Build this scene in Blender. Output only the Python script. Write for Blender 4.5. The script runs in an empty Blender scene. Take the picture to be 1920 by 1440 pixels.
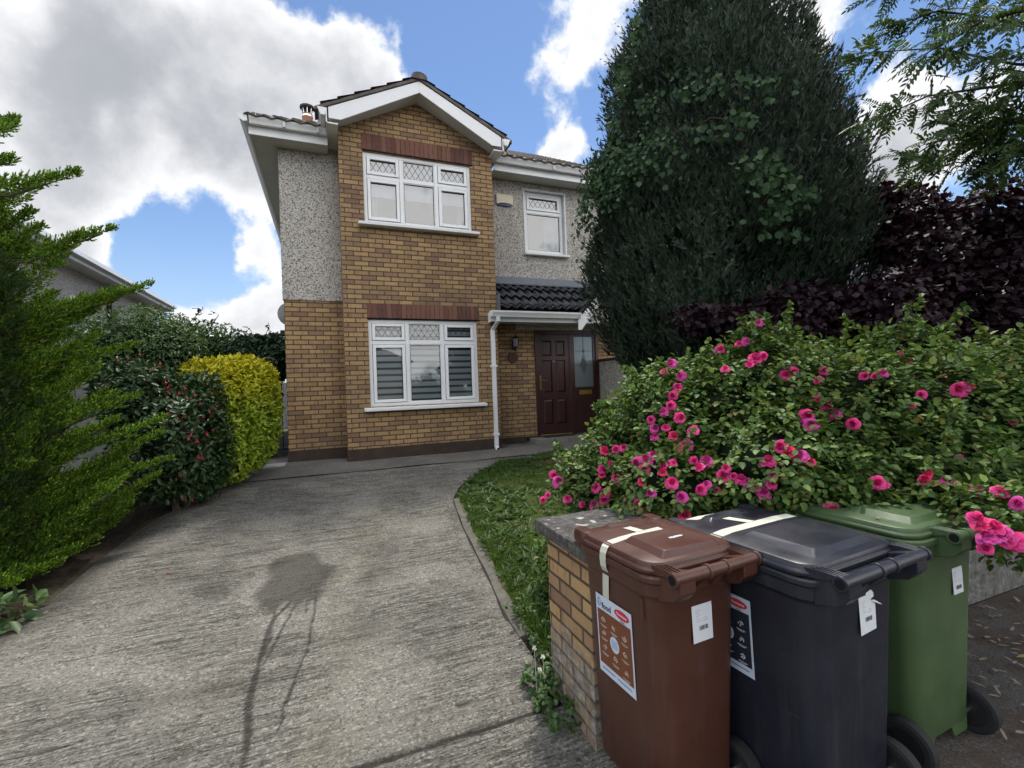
import bpy, math, random
import numpy as np
from mathutils import Vector, Matrix
R = math.radians
rng = np.random.default_rng(7)
random.seed(7)
S = bpy.context.scene
COL = S.collection

# ------------------------------------------------------------------ camera model (fitted to the photograph)
F = 865.06
YAW, PIT, ROL = R(21.5846), R(.36044), R(-2.04246)
cf = np.array([math.sin(YAW)*math.cos(PIT), math.cos(YAW)*math.cos(PIT), math.sin(PIT)])
cr = np.array([math.cos(YAW), -math.sin(YAW), 0.0])
cu = np.cross(cr, cf)
cr, cu = math.cos(ROL)*cr+math.sin(ROL)*cu, -math.sin(ROL)*cr+math.cos(ROL)*cu
def ray(px, py): return cf+cr*((px-960)/F)+cu*((720-py)/F)
def atd(px, py, D): return ray(px, py)*D                      # point at depth D along the view axis
def aty(px, py, y): d = ray(px, py); return d*(y/d[1])        # point on a plane y = const
def atx(px, py, x): d = ray(px, py); return d*(x/d[0])
GA, GB = -1.853, .1018
def gz(y):                                                    # height of the ground: street, sloping drive, level at the house
    return np.clip(GA+GB*np.asarray(y, float), -1.67, -1.0793)
def gp(px, py):
    d = ray(px, py); return d*(GA/(d[2]-GB*d[1]))

cam = bpy.data.cameras.new('camera'); co = bpy.data.objects.new('camera', cam); COL.objects.link(co)
m = Matrix.Identity(4)
for i in range(3):
    m[i][0], m[i][1], m[i][2] = cr[i], cu[i], -cf[i]
co.matrix_world = m
cam.sensor_fit = 'HORIZONTAL'; cam.sensor_width = 36; cam.lens = F/1920*36; cam.clip_end = 3000; cam.clip_start = .02
S.camera = co

# ------------------------------------------------------------------ node helpers
def nd(nt, typ, out=0, **kw):
    n = nt.nodes.new('ShaderNode'+typ)
    for k, v in kw.items():
        k2 = k.replace('_', ' ') if k not in n.bl_rna.properties.keys() else k
        if k in n.bl_rna.properties.keys() and k not in ('color',):
            setattr(n, k, v); continue
        s = n.inputs[int(k[1:])] if (k[0] == 'i' and k[1:].isdigit()) else n.inputs[k2]
        if isinstance(v, bpy.types.NodeSocket): nt.links.new(v, s)
        else:
            if hasattr(s, 'default_value'):
                dv = s.default_value
                if hasattr(dv, '__len__') and not hasattr(v, '__len__'): v = (v,)*len(dv)
                elif hasattr(dv, '__len__') and len(dv) == 4 and len(v) == 3: v = tuple(v)+(1,)
            s.default_value = v
    return n.outputs[out]
def mth(nt, op, a, b=0.0, c=0.0, clamp=False): return nd(nt, 'Math', operation=op, i0=a, i1=b, i2=c, use_clamp=clamp)
def vmath(nt, op, a, b, out=0): return nd(nt, 'VectorMath', out, operation=op, i0=a, i1=b)
def mixc(nt, f, a, b, mode='MIX'):
    n = nt.nodes.new('ShaderNodeMix'); n.data_type = 'RGBA'; n.blend_type = mode
    for s, v in ((n.inputs[0], f), (n.inputs[6], a), (n.inputs[7], b)):
        if isinstance(v, bpy.types.NodeSocket): nt.links.new(v, s)
        else: s.default_value = v if not hasattr(v, '__len__') else (tuple(v)+(1,))[:4]
    return n.outputs[2]
def ramp(nt, f, stops, out=0, interp='LINEAR'):
    n = nt.nodes.new('ShaderNodeValToRGB'); r = n.color_ramp; r.interpolation = interp
    while len(r.elements) < len(stops): r.elements.new(.5)
    for e, (p, c) in zip(r.elements, stops):
        e.position = p; e.color = (c, c, c, 1) if not hasattr(c, '__len__') else (*c, 1)
    nt.links.new(f, n.inputs[0]); return n.outputs[out]
def mrange(nt, v, a, b, c=0.0, d=1.0, smooth=True):
    return nd(nt, 'MapRange', interpolation_type='SMOOTHSTEP' if smooth else 'LINEAR', i0=v, i1=a, i2=b, i3=c, i4=d)
def noise(nt, vec, scale, detail=3, rough=.55, out=0): return nd(nt, 'TexNoise', out, Vector=vec, Scale=scale, Detail=detail, Roughness=rough)
def coord(nt): return nd(nt, 'TexCoord', 3)
def scalev(nt, v, s): return vmath(nt, 'MULTIPLY', v, s)
def newmat(name, rough=.6, spec=.3):
    m = bpy.data.materials.new(name); m.use_nodes = True; nt = m.node_tree
    b = nt.nodes['Principled BSDF']; b.inputs['Roughness'].default_value = rough; b.inputs['Specular IOR Level'].default_value = spec
    return m, nt, b
def setc(nt, b, c, name='Base Color'):
    if isinstance(c, bpy.types.NodeSocket): nt.links.new(c, b.inputs[name])
    else: b.inputs[name].default_value = (*c, 1) if hasattr(c, '__len__') else c
def bump(nt, b, h, strength=.5, dist=.01):
    o = nd(nt, 'Bump', Height=h, Strength=strength, Distance=dist); nt.links.new(o, b.inputs['Normal'])

def m_plain(name, c, rough=.5, spec=.4, var=.12, vs=9.0, metal=0, bs=0.0):
    m, nt, b = newmat(name, rough, spec); v = coord(nt)
    n = noise(nt, v, vs, 5)
    setc(nt, b, mixc(nt, n, tuple(x*(1-var*1.6) for x in c), tuple(min(1, x*(1+var)) for x in c)))
    b.inputs['Metallic'].default_value = metal
    if bs: bump(nt, b, noise(nt, v, 140, 2), bs, .003)
    return m

def m_brick(name, c1, c2, mortar, weather=None, swap=False):
    m, nt, b = newmat(name, .85, .2)
    v = coord(nt); s = nd(nt, 'SeparateXYZ', i0=v).node
    u = mth(nt, 'ADD', s.outputs[0], s.outputs[1])
    w = s.outputs[2]
    wob = noise(nt, v, 9, 2)
    uv = nd(nt, 'CombineXYZ', X=u, Y=mth(nt, 'ADD', w, mth(nt, 'MULTIPLY', mth(nt, 'SUBTRACT', wob, .5), .006)))
    br = nt.nodes.new('ShaderNodeTexBrick'); nt.links.new(uv, br.inputs['Vector'])
    br.offset = .5; br.inputs['Scale'].default_value = 1
    br.inputs['Brick Width'].default_value = .225; br.inputs['Row Height'].default_value = .075
    br.inputs['Mortar Size'].default_value = .0085; br.inputs['Mortar Smooth'].default_value = .25; br.inputs['Bias'].default_value = 0
    br.inputs['Color1'].default_value = (0, 0, 0, 1); br.inputs['Color2'].default_value = (1, 1, 1, 1); br.inputs['Mortar'].default_value = (.5, .5, .5, 1)
    rb = nd(nt, 'SeparateColor', i0=br.outputs[0])
    k = mth(nt, 'ADD', mth(nt, 'MULTIPLY', rb, .55), mth(nt, 'MULTIPLY', noise(nt, v, 1.1, 3), .5))
    base = ramp(nt, k, [(.18, c2), (.36, tuple(.5*(a+b_) for a, b_ in zip(c1, c2))), (.55, c1), (.85, tuple(min(1, a*1.22) for a in c1))])
    streak = noise(nt, scalev(nt, v, (26, 26, 8)), 1, 4)                      # darker kiss marks across a brick
    base = mixc(nt, mrange(nt, streak, .5, .68, 0, .55), base, c2)
    grain = noise(nt, v, 130, 3)
    base = mixc(nt, .35, base, mixc(nt, grain, (.25, .25, .25), (1, 1, 1)), 'MULTIPLY')
    mor = mixc(nt, noise(nt, v, 40, 3), tuple(.6*x for x in mortar), tuple(1.3*x for x in mortar))
    col = mixc(nt, br.outputs[1], base, mor)
    dirt = noise(nt, v, .8, 5)
    col = mixc(nt, mrange(nt, dirt, .45, .75, 0, .3), col, (.09, .07, .05))
    if weather:
        wz, wc = weather
        edge = mth(nt, 'ADD', w, mth(nt, 'MULTIPLY', mth(nt, 'SUBTRACT', noise(nt, v, 7, 5), .5), .35))
        f = mth(nt, 'MULTIPLY', mrange(nt, edge, wz+.05, wz-.05, 0, .95), mrange(nt, br.outputs[1], 0, 1, mrange(nt, noise(nt, v, 6, 4), .35, .6, .5, 1), .45))
        g = ramp(nt, noise(nt, v, 24, 7, .75), [(.36, (.04, .037, .03)), (.46, tuple(.6*x for x in wc)), (.56, wc), (.68, tuple(1.6*x for x in wc))])
        col = mixc(nt, f, col, g)
    setc(nt, b, col)
    h = mth(nt, 'ADD', mth(nt, 'MULTIPLY', br.outputs[1], -1.0), mth(nt, 'MULTIPLY', noise(nt, v, 70, 4), .35))
    bump(nt, b, h, .9, .008)
    return m

def m_pebble(name, light=(.56, .53, .48), dark=(.05, .04, .035)):
    m, nt, b = newmat(name, .9, .2); v = coord(nt)
    vo = nt.nodes.new('ShaderNodeTexVoronoi'); vo.inputs['Scale'].default_value = 76; vo.inputs['Randomness'].default_value = 1
    nt.links.new(vmath(nt, 'ADD', v, scalev(nt, noise(nt, v, 60, 2, .5, 1), (.02, .02, .02))), vo.inputs['Vector'])
    r = nd(nt, 'SeparateColor', i0=vo.outputs['Color'])
    c = ramp(nt, r, [(0, dark), (.1, (.1, .082, .07)), (.19, (.22, .19, .16)), (.31, (.38, .35, .31)), (.55, light), (1, tuple(1.18*x for x in light))])
    c = mixc(nt, mrange(nt, vo.outputs['Distance'], .45, .8, 0, .6), c, (.3, .275, .25))
    c = mixc(nt, mrange(nt, noise(nt, scalev(nt, v, (2, 2, .5)), 1, 5), .45, .75, 0, .3), c, (.24, .22, .2))
    setc(nt, b, c)
    bump(nt, b, mth(nt, 'MULTIPLY', vo.outputs['Distance'], -1), .8, .012)
    return m

def m_tile(name, c=(.045, .04, .04)):
    m, nt, b = newmat(name, .75, .3); v = coord(nt)
    k = noise(nt, v, 6, 6, .65)
    col = ramp(nt, k, [(.3, tuple(.55*x for x in c)), (.5, c), (.66, tuple(1.6*x for x in c)), (.8, (.13, .12, .09))])
    sp = noise(nt, v, 55, 3)
    col = mixc(nt, mrange(nt, sp, .62, .72, 0, .6), col, (.16, .155, .13))
    setc(nt, b, col); bump(nt, b, noise(nt, v, 60, 4), .4, .006)
    return m

def m_leaf(name, stops, rough=.45, transl=.3, spec=.35, clump=2.2, tcol=None, zramp=None):
    m, nt, b = newmat(name, rough, spec)
    g = nd(nt, 'NewGeometry').node
    col = ramp(nt, g.outputs['Random Per Island'], stops)
    v = coord(nt)
    if zramp:                                                     # new growth and sunlit yellow put into the colour towards the top
        z0, z1, zc, amt = zramp
        s = nd(nt, 'SeparateXYZ', i0=v).node
        zz = mth(nt, 'ADD', s.outputs[2], mth(nt, 'MULTIPLY', mth(nt, 'SUBTRACT', noise(nt, v, 5, 3), .5), .9))
        col = mixc(nt, mrange(nt, zz, z0, z1, 0, amt), col, zc)
    k = noise(nt, v, clump, 3)
    col = mixc(nt, .55, col, ramp(nt, k, [(.3, .55), (.55, 1.0), (.72, (1, 1, .9))]), 'MULTIPLY')
    setc(nt, b, col)
    tr = nd(nt, 'BsdfTranslucent', Color=mixc(nt, 1, col, tcol or (1.0, 1.0, .5), 'MULTIPLY'))
    mx = nd(nt, 'MixShader', Fac=transl, i1=b.outputs[0], i2=tr)
    nt.links.new(mx, nt.nodes['Material Output'].inputs[0])
    return m

# ------------------------------------------------------------------ mesh builder
class MB:
    def __init__(s, M=None): s.v, s.f, s.mi, s.M, s.cur = [], [], [], M, 0
    def add(s, vs, fs):
        o = len(s.v)
        s.v += [tuple(s.M @ Vector(p)) if s.M is not None else tuple(p) for p in vs]
        for f in fs: s.f.append([o+i for i in f]); s.mi.append(s.cur)
        return s
    def box(s, x0, x1, y0, y1, z0, z1):
        return s.add([(x0, y0, z0), (x1, y0, z0), (x1, y1, z0), (x0, y1, z0), (x0, y0, z1), (x1, y0, z1), (x1, y1, z1), (x0, y1, z1)],
                     [(0, 3, 2, 1), (4, 5, 6, 7), (0, 1, 5, 4), (1, 2, 6, 5), (2, 3, 7, 6), (3, 0, 4, 7)])
    def poly(s, pts): return s.add(pts, [tuple(range(len(pts)))])
    def prism(s, pts, d):                                        # polygon (3D) extruded by vector d
        n = len(pts); d = Vector(d); top = [tuple(Vector(p)+d) for p in pts]
        return s.add(list(pts)+top, [tuple(range(n))[::-1], tuple(range(n, 2*n))]+[(i, (i+1) % n, n+(i+1) % n, n+i) for i in range(n)])
    def tube(s, pts, r, n=8, cap=True):
        pts = [Vector(p) for p in pts]; rs = r if hasattr(r, '__len__') else [r]*len(pts)
        vs = []; up = None
        for i, p in enumerate(pts):
            t = (pts[min(i+1, len(pts)-1)]-pts[max(i-1, 0)]).normalized()
            a = t.orthogonal().normalized() if up is None else (up-t*up.dot(t)).normalized()
            up = a; b = t.cross(a)
            vs += [p+(a*math.cos(2*math.pi*k/n)+b*math.sin(2*math.pi*k/n))*rs[i] for k in range(n)]
        fs = [(i*n+k, i*n+(k+1) % n, (i+1)*n+(k+1) % n, (i+1)*n+k) for i in range(len(pts)-1) for k in range(n)]
        if cap: fs += [tuple(range(n))[::-1], tuple(range((len(pts)-1)*n, len(pts)*n))]
        return s.add(vs, fs)
    def loft(s, rings, cap0=True, cap1=True):
        n = len(rings[0]); vs = [p for r in rings for p in r]
        fs = [(i*n+k, i*n+(k+1) % n, (i+1)*n+(k+1) % n, (i+1)*n+k) for i in range(len(rings)-1) for k in range(n)]
        if cap0: fs.append(tuple(range(n))[::-1])
        if cap1: fs.append(tuple(range((len(rings)-1)*n, len(rings)*n)))
        return s.add(vs, fs)
    def disc(s, c, rx, ry, ax, ay, n=24):
        c, ax, ay = Vector(c), Vector(ax), Vector(ay)
        return s.poly([c+ax*rx*math.cos(2*math.pi*k/n)+ay*ry*math.sin(2*math.pi*k/n) for k in range(n)])
    def build(s, name, mats, parent=None, smooth=False, bevel=0, off=None, auto=None):
        me = bpy.data.meshes.new(name)
        vs = s.v
        if parent is not None and off is None: off = ROOT.get(parent.name, None)
        if off is not None: vs = [(a-off[0], b-off[1], c-off[2]) for a, b, c in vs]
        me.from_pydata(vs, [], s.f)
        for mt in (mats if isinstance(mats, (list, tuple)) else [mats]): me.materials.append(mt)
        me.polygons.foreach_set('material_index', s.mi)
        if smooth or auto: me.polygons.foreach_set('use_smooth', [True]*len(s.f))
        me.update()
        if auto:
            me.set_sharp_from_angle(angle=R(auto))
        o = bpy.data.objects.new(name, me); COL.objects.link(o)
        if parent is not None: o.parent = parent
        if bevel:
            bm_ = o.modifiers.new('bevel', 'BEVEL'); bm_.width = bevel; bm_.segments = 2; bm_.limit_method = 'ANGLE'; bm_.angle_limit = R(40)
        return o
ROOT = {}
def tag(o, label=None, cat=None, group=None, kind=None):
    if label: o['label'] = label
    if cat: o['category'] = cat
    if group: o['group'] = group
    if kind: o['kind'] = kind
    return o
def thing(name, loc, label, cat, group=None, rz=0):
    o = bpy.data.objects.new(name, None); COL.objects.link(o); o.location = loc; o.rotation_euler[2] = rz
    o.empty_display_size = .1
    ROOT[o.name] = tuple(loc)
    return tag(o, label, cat, group)
def sub(o, parent):
    return ROOT.__setitem__(o.name, ROOT.get(parent.name, (0, 0, 0))) or o
def struct(o): o['kind'] = 'structure'; return o

def nmesh(name, V, Fc, mats, parent=None, smooth=False, mi=None, off=None):      # numpy mesh: Fc is (n,k)
    me = bpy.data.meshes.new(name); V = np.asarray(V, np.float32); Fc = np.asarray(Fc, np.int32)
    if parent is not None and off is None: off = ROOT.get(parent.name)
    if off is not None: V = V-np.array(off, np.float32)
    me.vertices.add(len(V)); me.vertices.foreach_set('co', V.ravel())
    n, k = Fc.shape
    me.loops.add(n*k); me.loops.foreach_set('vertex_index', Fc.ravel())
    me.polygons.add(n); me.polygons.foreach_set('loop_start', np.arange(n, dtype=np.int32)*k)
    for mt in (mats if isinstance(mats, (list, tuple)) else [mats]): me.materials.append(mt)
    if mi is not None: me.polygons.foreach_set('material_index', np.asarray(mi, np.int32))
    if smooth: me.polygons.foreach_set('use_smooth', np.ones(n, bool))
    me.update(calc_edges=True); me.validate()
    o = bpy.data.objects.new(name, me); COL.objects.link(o)
    if parent is not None: o.parent = parent
    return o

# ------------------------------------------------------------------ leaf geometry, vectorised
def unit(a): return a/np.maximum(np.linalg.norm(a, axis=-1, keepdims=True), 1e-9)
def rnd_dirs(n): return unit(rng.normal(size=(n, 3)))
def perp(D, N):                                                # side vector for blade direction D with facing N
    s = np.cross(D, N); bad = np.linalg.norm(s, axis=1) < 1e-3
    if bad.any(): s[bad] = np.cross(D[bad], rnd_dirs(bad.sum()))
    return unit(s)
def blades(P, D, N, L, W):                                      # one quad diamond each
    D = unit(D); s = perp(D, N); L = np.broadcast_to(L, (len(P),))[:, None]; W = np.broadcast_to(W, (len(P),))[:, None]
    V = np.stack([P, P+D*L*.42+s*W*.5, P+D*L, P+D*L*.42-s*W*.5], 1).reshape(-1, 3)
    return V, np.arange(len(P)*4).reshape(-1, 4)
def ovals(P, D, N, L, W, fold=.18, curl=.15, wide=.5):             # folded oval leaf of two quads, six points
    D = unit(D); s = perp(D, N); n = unit(np.cross(s, D)); n *= np.sign((n*N).sum(1, keepdims=True)+1e-9)
    L = np.broadcast_to(L, (len(P),))[:, None]; W = np.broadcast_to(W, (len(P),))[:, None]
    up = n*W*fold
    a = P; t = P+D*L-n*L*curl
    l1 = P+D*L*.25+s*W*wide*.82+up; l2 = P+D*L*.66+s*W*wide*.86+up-n*L*curl*.4
    r1 = P+D*L*.25-s*W*wide*.82+up; r2 = P+D*L*.66-s*W*wide*.86+up-n*L*curl*.4
    V = np.stack([a, l1, l2, t, r2, r1], 1).reshape(-1, 3); i = np.arange(len(P))[:, None]*6
    Fc = np.concatenate([i+np.array([[0, 3, 2, 1]]), i+np.array([[0, 5, 4, 3]])], 0)
    return V, Fc
def join(*vf):
    V, Fs, o = [], [], 0
    for v, f in vf: V.append(v); Fs.append(f+o); o += len(v)
    return np.concatenate(V), np.concatenate(Fs)
def lump(P, sc, seed=0):                                         # cheap smooth 3-D noise in -1..1
    r = np.random.default_rng(seed); o = np.zeros(len(P))
    for k in range(6):
        d = unit(r.normal(size=3))*sc*(.7+.35*k); o += np.sin(P@d+r.uniform(0, 6.28))*(.9**k)
    return o/3.2
def shell(ells, n, depth=.35, lumpy=.12, sc=5, seed=1, inner=.8):      # points near the surface of a union of ellipsoids
    E = np.array(ells, float); area = (E[:, 3]*E[:, 4]*E[:, 5])**(2/3)
    k = rng.choice(len(E), size=int(n*1.6), p=area/area.sum())
    d = rnd_dirs(len(k)); c, r = E[k, :3], E[k, 3:6]
    rad = (1-depth*rng.random(len(k))**1.8)[:, None]
    rad = rad*(1+lumpy*lump(c+d*r, sc, seed))[:, None]
    P = c+d*r*rad; nrm = unit(d/r)
    ok = np.ones(len(P), bool)
    for j in range(len(E)):
        q = (((P-E[j, :3])/E[j, 3:6])**2).sum(1)
        ok &= ~((q < inner**2*.75) & (k != j))
    P, nrm = P[ok][:n], nrm[ok][:n]
    return P, nrm
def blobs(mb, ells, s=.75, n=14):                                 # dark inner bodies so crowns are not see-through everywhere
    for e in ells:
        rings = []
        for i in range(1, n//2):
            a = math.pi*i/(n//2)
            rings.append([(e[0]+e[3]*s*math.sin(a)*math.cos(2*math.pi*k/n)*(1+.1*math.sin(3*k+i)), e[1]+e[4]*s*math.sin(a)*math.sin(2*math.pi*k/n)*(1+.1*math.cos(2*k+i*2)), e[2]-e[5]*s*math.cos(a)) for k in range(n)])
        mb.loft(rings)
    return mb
# ------------------------------------------------------------------ materials
BR1, BR2 = (.41, .264, .128), (.22, .132, .09)
M_BRICK = m_brick('ochre_brick', BR1, BR2, (.085, .06, .045))
M_BRICKW = m_brick('weathered_brick', BR1, BR2, (.085, .06, .045), weather=(.43, (.26, .24, .21)))
M_RED = m_plain('red_brick', (.25, .075, .045), .85, .2, .45, 14, bs=.4)
M_PEB = m_pebble('pebbledash')
M_PLINTH = m_plain('brown_plinth_paint', (.058, .04, .03), .75, .25, .4, 5, bs=.3)
M_UPVC = m_plain('white_upvc', (.78, .78, .78), .35, .45, .05, 3)
M_FASCIA = m_plain('fascia_white', (.62, .62, .6), .45, .4, .12, 4)
M_SILL = m_plain('painted_sill', (.74, .74, .73), .6, .3, .1, 6)
M_TILE = m_tile('brown_roof_tile', (.115, .098, .086))
M_SLATE = m_tile('dark_roof_tile', (.062, .062, .07))
M_LEAD = m_plain('lead_flashing', (.16, .17, .19), .6, .4, .25, 8)
M_DARK = m_plain('dark_gap', (.012, .012, .012), .9, .1)
M_MAHOG = m_plain('mahogany_door', (.042, .0125, .012), .42, .45, .25, 7)
M_BRASS = m_plain('brass', (.55, .38, .1), .3, .5, .15, 9, metal=1)
M_STEEL = m_plain('steel', (.7, .7, .7), .25, .5, .1, 9, metal=1)
M_CREAM = m_plain('cream_plastic', (.6, .56, .42), .5, .4, .06)
M_BLACK = m_plain('black_iron', (.014, .014, .015), .5, .4, .2)
M_TERRA = m_plain('terracotta', (.36, .16, .08), .8, .2, .2, 8)
M_CONC = m_plain('concrete_step', (.25, .235, .205), .9, .2, .35, 12, bs=.3)
M_LATT = m_plain('lattice_lead', (.05, .055, .065), .5, .4)
M_BLIND = m_plain('roller_blind', (.72, .71, .68), .9, .1, .03)
M_STRIPE = m_plain('zebra_blind', (.8, .8, .78), .9, .1, .05)
M_ROOM = m_plain('room_interior', (.13, .13, .135), .9, .1, .3, 2)
M_CURT = m_plain('curtain', (.5, .52, .56), .95, .1, .1)

def m_glass(name, refl=.16, tint=(.62, .68, .7)):
    m = bpy.data.materials.new(name); m.use_nodes = True; nt = m.node_tree
    nt.nodes.remove(nt.nodes['Principled BSDF'])
    v = coord(nt)
    bn = nd(nt, 'Bump', Height=noise(nt, v, 2.2, 1), Strength=.12, Distance=.01)
    g = nd(nt, 'BsdfGlossy', Roughness=.015, Color=(1, 1, 1, 1), Normal=bn)
    t = nd(nt, 'BsdfTransparent', Color=(*tint, 1))
    fr = nd(nt, 'Fresnel', IOR=1.5)
    f = mth(nt, 'ADD', mth(nt, 'MULTIPLY', fr, 1.6), refl, clamp=True)
    nt.links.new(nd(nt, 'MixShader', Fac=f, i1=t, i2=g), nt.nodes['Material Output'].inputs[0])
    return m
M_GLASS = m_glass('window_glass', .035, (.75, .8, .82))
M_GLASSU = m_glass('upstairs_glass', .1, (.64, .72, .82))
def m_obscure():
    m, nt, b = newmat('obscured_glass', .16, .6); v = coord(nt)
    setc(nt, b, (.17, .2, .21)); b.inputs['Metallic'].default_value = .25
    bump(nt, b, noise(nt, v, 55, 2), .35, .004); return m
M_OBS = m_obscure()

# ------------------------------------------------------------------ world: sky with clouds in fixed directions
SUN_EL, SUN_AZ = R(66), R(38)                                        # azimuth from +Y towards +X
W = bpy.data.worlds.new('World'); S.world = W; W.use_nodes = True; nt = W.node_tree
bg = nt.nodes['Background']; bg.inputs['Strength'].default_value = .1
sky = nt.nodes.new('ShaderNodeTexSky'); sky.sky_type = 'NISHITA'; sky.sun_disc = False
sky.sun_elevation = SUN_EL; sky.sun_rotation = SUN_AZ; sky.air_density = 1.0; sky.dust_density = .05; sky.ozone_density = 1.5
dirv = vmath(nt, 'NORMALIZE', nd(nt, 'TexCoord', 0), (0, 0, 0))
warp = vmath(nt, 'ADD', dirv, scalev(nt, vmath(nt, 'SUBTRACT', noise(nt, dirv, 4, 6, .55, 1), (.5, .5, .5)), (.16, .16, .16)))
warp = vmath(nt, 'NORMALIZE', warp, (0, 0, 0))
blobs_px = [(390, 200, 300, .95), (610, 150, 170, .8), (230, 120, 230, .8), (420, 320, 130, .65), (90, 110, 200, .75), (30, 300, 200, .8), (150, 400, 130, .75),
            (700, 130, 90, .6), (20, 470, 130, .6), (520, 300, 90, .5),
            (1000, 125, 110, .62), (1110, 50, 130, .8), (1070, 290, 80, .85), (1500, 45, 90, .75), (1720, 280, 150, .85), (1830, 200, 180, .75), (1640, 350, 110, .7),
            (430, 610, 110, .85), (195, 470, 70, .75), (490, 490, 60, .8), (520, 590, 90, .75), (330, 590, 80, .6), (1300, 60, 200, .55), (1500, 420, 240, .5),
            (330, 470, 130, -.75), (240, 450, 70, -.45), (440, 520, 50, -.3), (890, 70, 100, -.7), (60, 0, 80, -.7), (335, 10, 50, -.4), (580, 5, 60, -.5), (300, 250, 60, -.35), (960, 250, 90, -.4), (1560, 170, 80, -.6), (420, 470, 90, -.5), (480, 540, 40, -.3), (200, 225, 40, -.5)]
dens = 0.0
for x, y, r_, w_ in blobs_px:
    c = unit(ray(x, y)); e = unit(ray(x+r_*.7, y)); e2 = unit(ray(x, y-r_*.7))
    sg = .5*(math.acos(float(np.clip(c@e, -1, 1)))+math.acos(float(np.clip(c@e2, -1, 1))))
    d = nd(nt, 'VectorMath', 1, operation='DOT_PRODUCT', i0=warp, i1=tuple(c))
    k = 1/(1-math.cos(sg))
    g_ = mth(nt, 'EXPONENT', mth(nt, 'MULTIPLY_ADD', d, .7*k, -.7*k))
    dens = mth(nt, 'MULTIPLY_ADD', g_, w_, dens)
# the rest of the sky (behind and beside the viewer): unseen broken cumulus, bright to light the facade
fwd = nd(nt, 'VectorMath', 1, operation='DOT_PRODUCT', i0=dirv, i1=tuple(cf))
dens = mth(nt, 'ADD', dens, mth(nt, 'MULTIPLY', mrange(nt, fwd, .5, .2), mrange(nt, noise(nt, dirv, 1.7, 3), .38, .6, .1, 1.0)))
n1 = noise(nt, warp, 5, 10, .58); n2 = noise(nt, dirv, 17, 8, .6)
puff = mth(nt, 'ADD', mth(nt, 'MULTIPLY', mth(nt, 'SUBTRACT', n1, .5), 2.5), mth(nt, 'MULTIPLY', mth(nt, 'SUBTRACT', n2, .5), 1.05))
d2 = mth(nt, 'ADD', dens, puff)
cover = mrange(nt, d2, .3, .72)
thick = mrange(nt, mth(nt, 'ADD', dens, mth(nt, 'MULTIPLY', puff, .75)), .5, 1.95)
ccol = scalev(nt, mixc(nt, thick, mixc(nt, cover, (.38, .43, .5), (.54, .545, .555)), mixc(nt, n1, (.175, .185, .21), (.3, .31, .33))), (10, 10, 10))
back = mrange(nt, fwd, .35, -.3)                                          # unseen clouds behind the viewer, brightened to light the house front
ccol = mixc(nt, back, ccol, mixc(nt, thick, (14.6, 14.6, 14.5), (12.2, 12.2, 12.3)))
skyc = mixc(nt, 1.0, sky.outputs[0], (.68, .72, .78), 'MULTIPLY')
hz = mrange(nt, nd(nt, 'SeparateXYZ', 2, i0=dirv), .0, .32, .75, 0)      # pale air low in the sky
skyc = mixc(nt, hz, skyc, (2.7, 3.5, 4.6))
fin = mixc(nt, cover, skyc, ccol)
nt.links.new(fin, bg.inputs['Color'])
sl = bpy.data.lights.new('sun', 'SUN'); sl.energy = 2.2; sl.angle = R(9); sl.color = (1, .95, .87)
so = bpy.data.objects.new('sun', sl); COL.objects.link(so)
sd = Vector((math.sin(SUN_AZ)*math.cos(SUN_EL), math.cos(SUN_AZ)*math.cos(SUN_EL), math.sin(SUN_EL)))
so.rotation_euler = sd.to_track_quat('Z', 'Y').to_euler(); so.location = (0, 0, 30)
S.view_settings.view_transform = 'Standard'; S.view_settings.look = 'None'; S.view_settings.gamma = 1; S.view_settings.exposure = EXPOSURE = 1.0
S.cycles.max_bounces = 8; S.cycles.diffuse_bounces = 2; S.cycles.adaptive_threshold = .02; S.cycles.glossy_bounces = 3; S.cycles.transparent_max_bounces = 8; S.cycles.caustics_reflective = False; S.cycles.caustics_refractive = False

# ------------------------------------------------------------------ ground
def sheet(name, xs, ys, zf, mats, smooth=True):
    X, Y = np.meshgrid(xs, ys); Z = zf(X, Y); V = np.stack([X, Y, Z], -1).reshape(-1, 3)
    a, b = len(ys), len(xs); i = (np.arange(a-1)[:, None]*b+np.arange(b-1)[None]).ravel()
    return nmesh(name, V, np.stack([i, i+1, i+b+1, i+b], 1), mats, smooth=smooth)
m, nt, b = newmat('earth', .95, .1); v = coord(nt)
setc(nt, b, ramp(nt, noise(nt, v, 3, 8, .7), [(.3, (.02, .016, .011)), (.5, (.045, .036, .026)), (.7, (.05, .06, .025))])); bump(nt, b, noise(nt, v, 30, 5), .7, .02); M_EARTH = m
m, nt, b = newmat('soil', .95, .1); v = coord(nt)
setc(nt, b, ramp(nt, noise(nt, v, 11, 8, .7), [(.3, (.012, .01, .008)), (.55, (.035, .027, .02)), (.75, (.07, .055, .04))])); bump(nt, b, noise(nt, v, 35, 6), .9, .03); M_SOIL = m
m, nt, b = newmat('lawn_earth', .95, .1); v = coord(nt)
setc(nt, b, ramp(nt, noise(nt, v, 2.3, 7, .65), [(.36, (.035, .06, .012)), (.52, (.05, .07, .018)), (.62, (.085, .07, .04)), (.8, (.11, .09, .055))])); bump(nt, b, noise(nt, v, 50, 5), .8, .02); M_LAWN = m
m, nt, b = newmat('asphalt', .9, .25); v = coord(nt)
c = ramp(nt, noise(nt, v, 95, 4, .7), [(.3, (.03, .027, .025)), (.5, (.075, .07, .065)), (.7, (.17, .16, .15))])
c = mixc(nt, mrange(nt, noise(nt, v, 2.2, 7, .7), .38, .58, 0, .85), c, (.06, .042, .03))
setc(nt, b, c); bump(nt, b, noise(nt, v, 110, 3), .7, .008); M_ASPH = m
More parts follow.
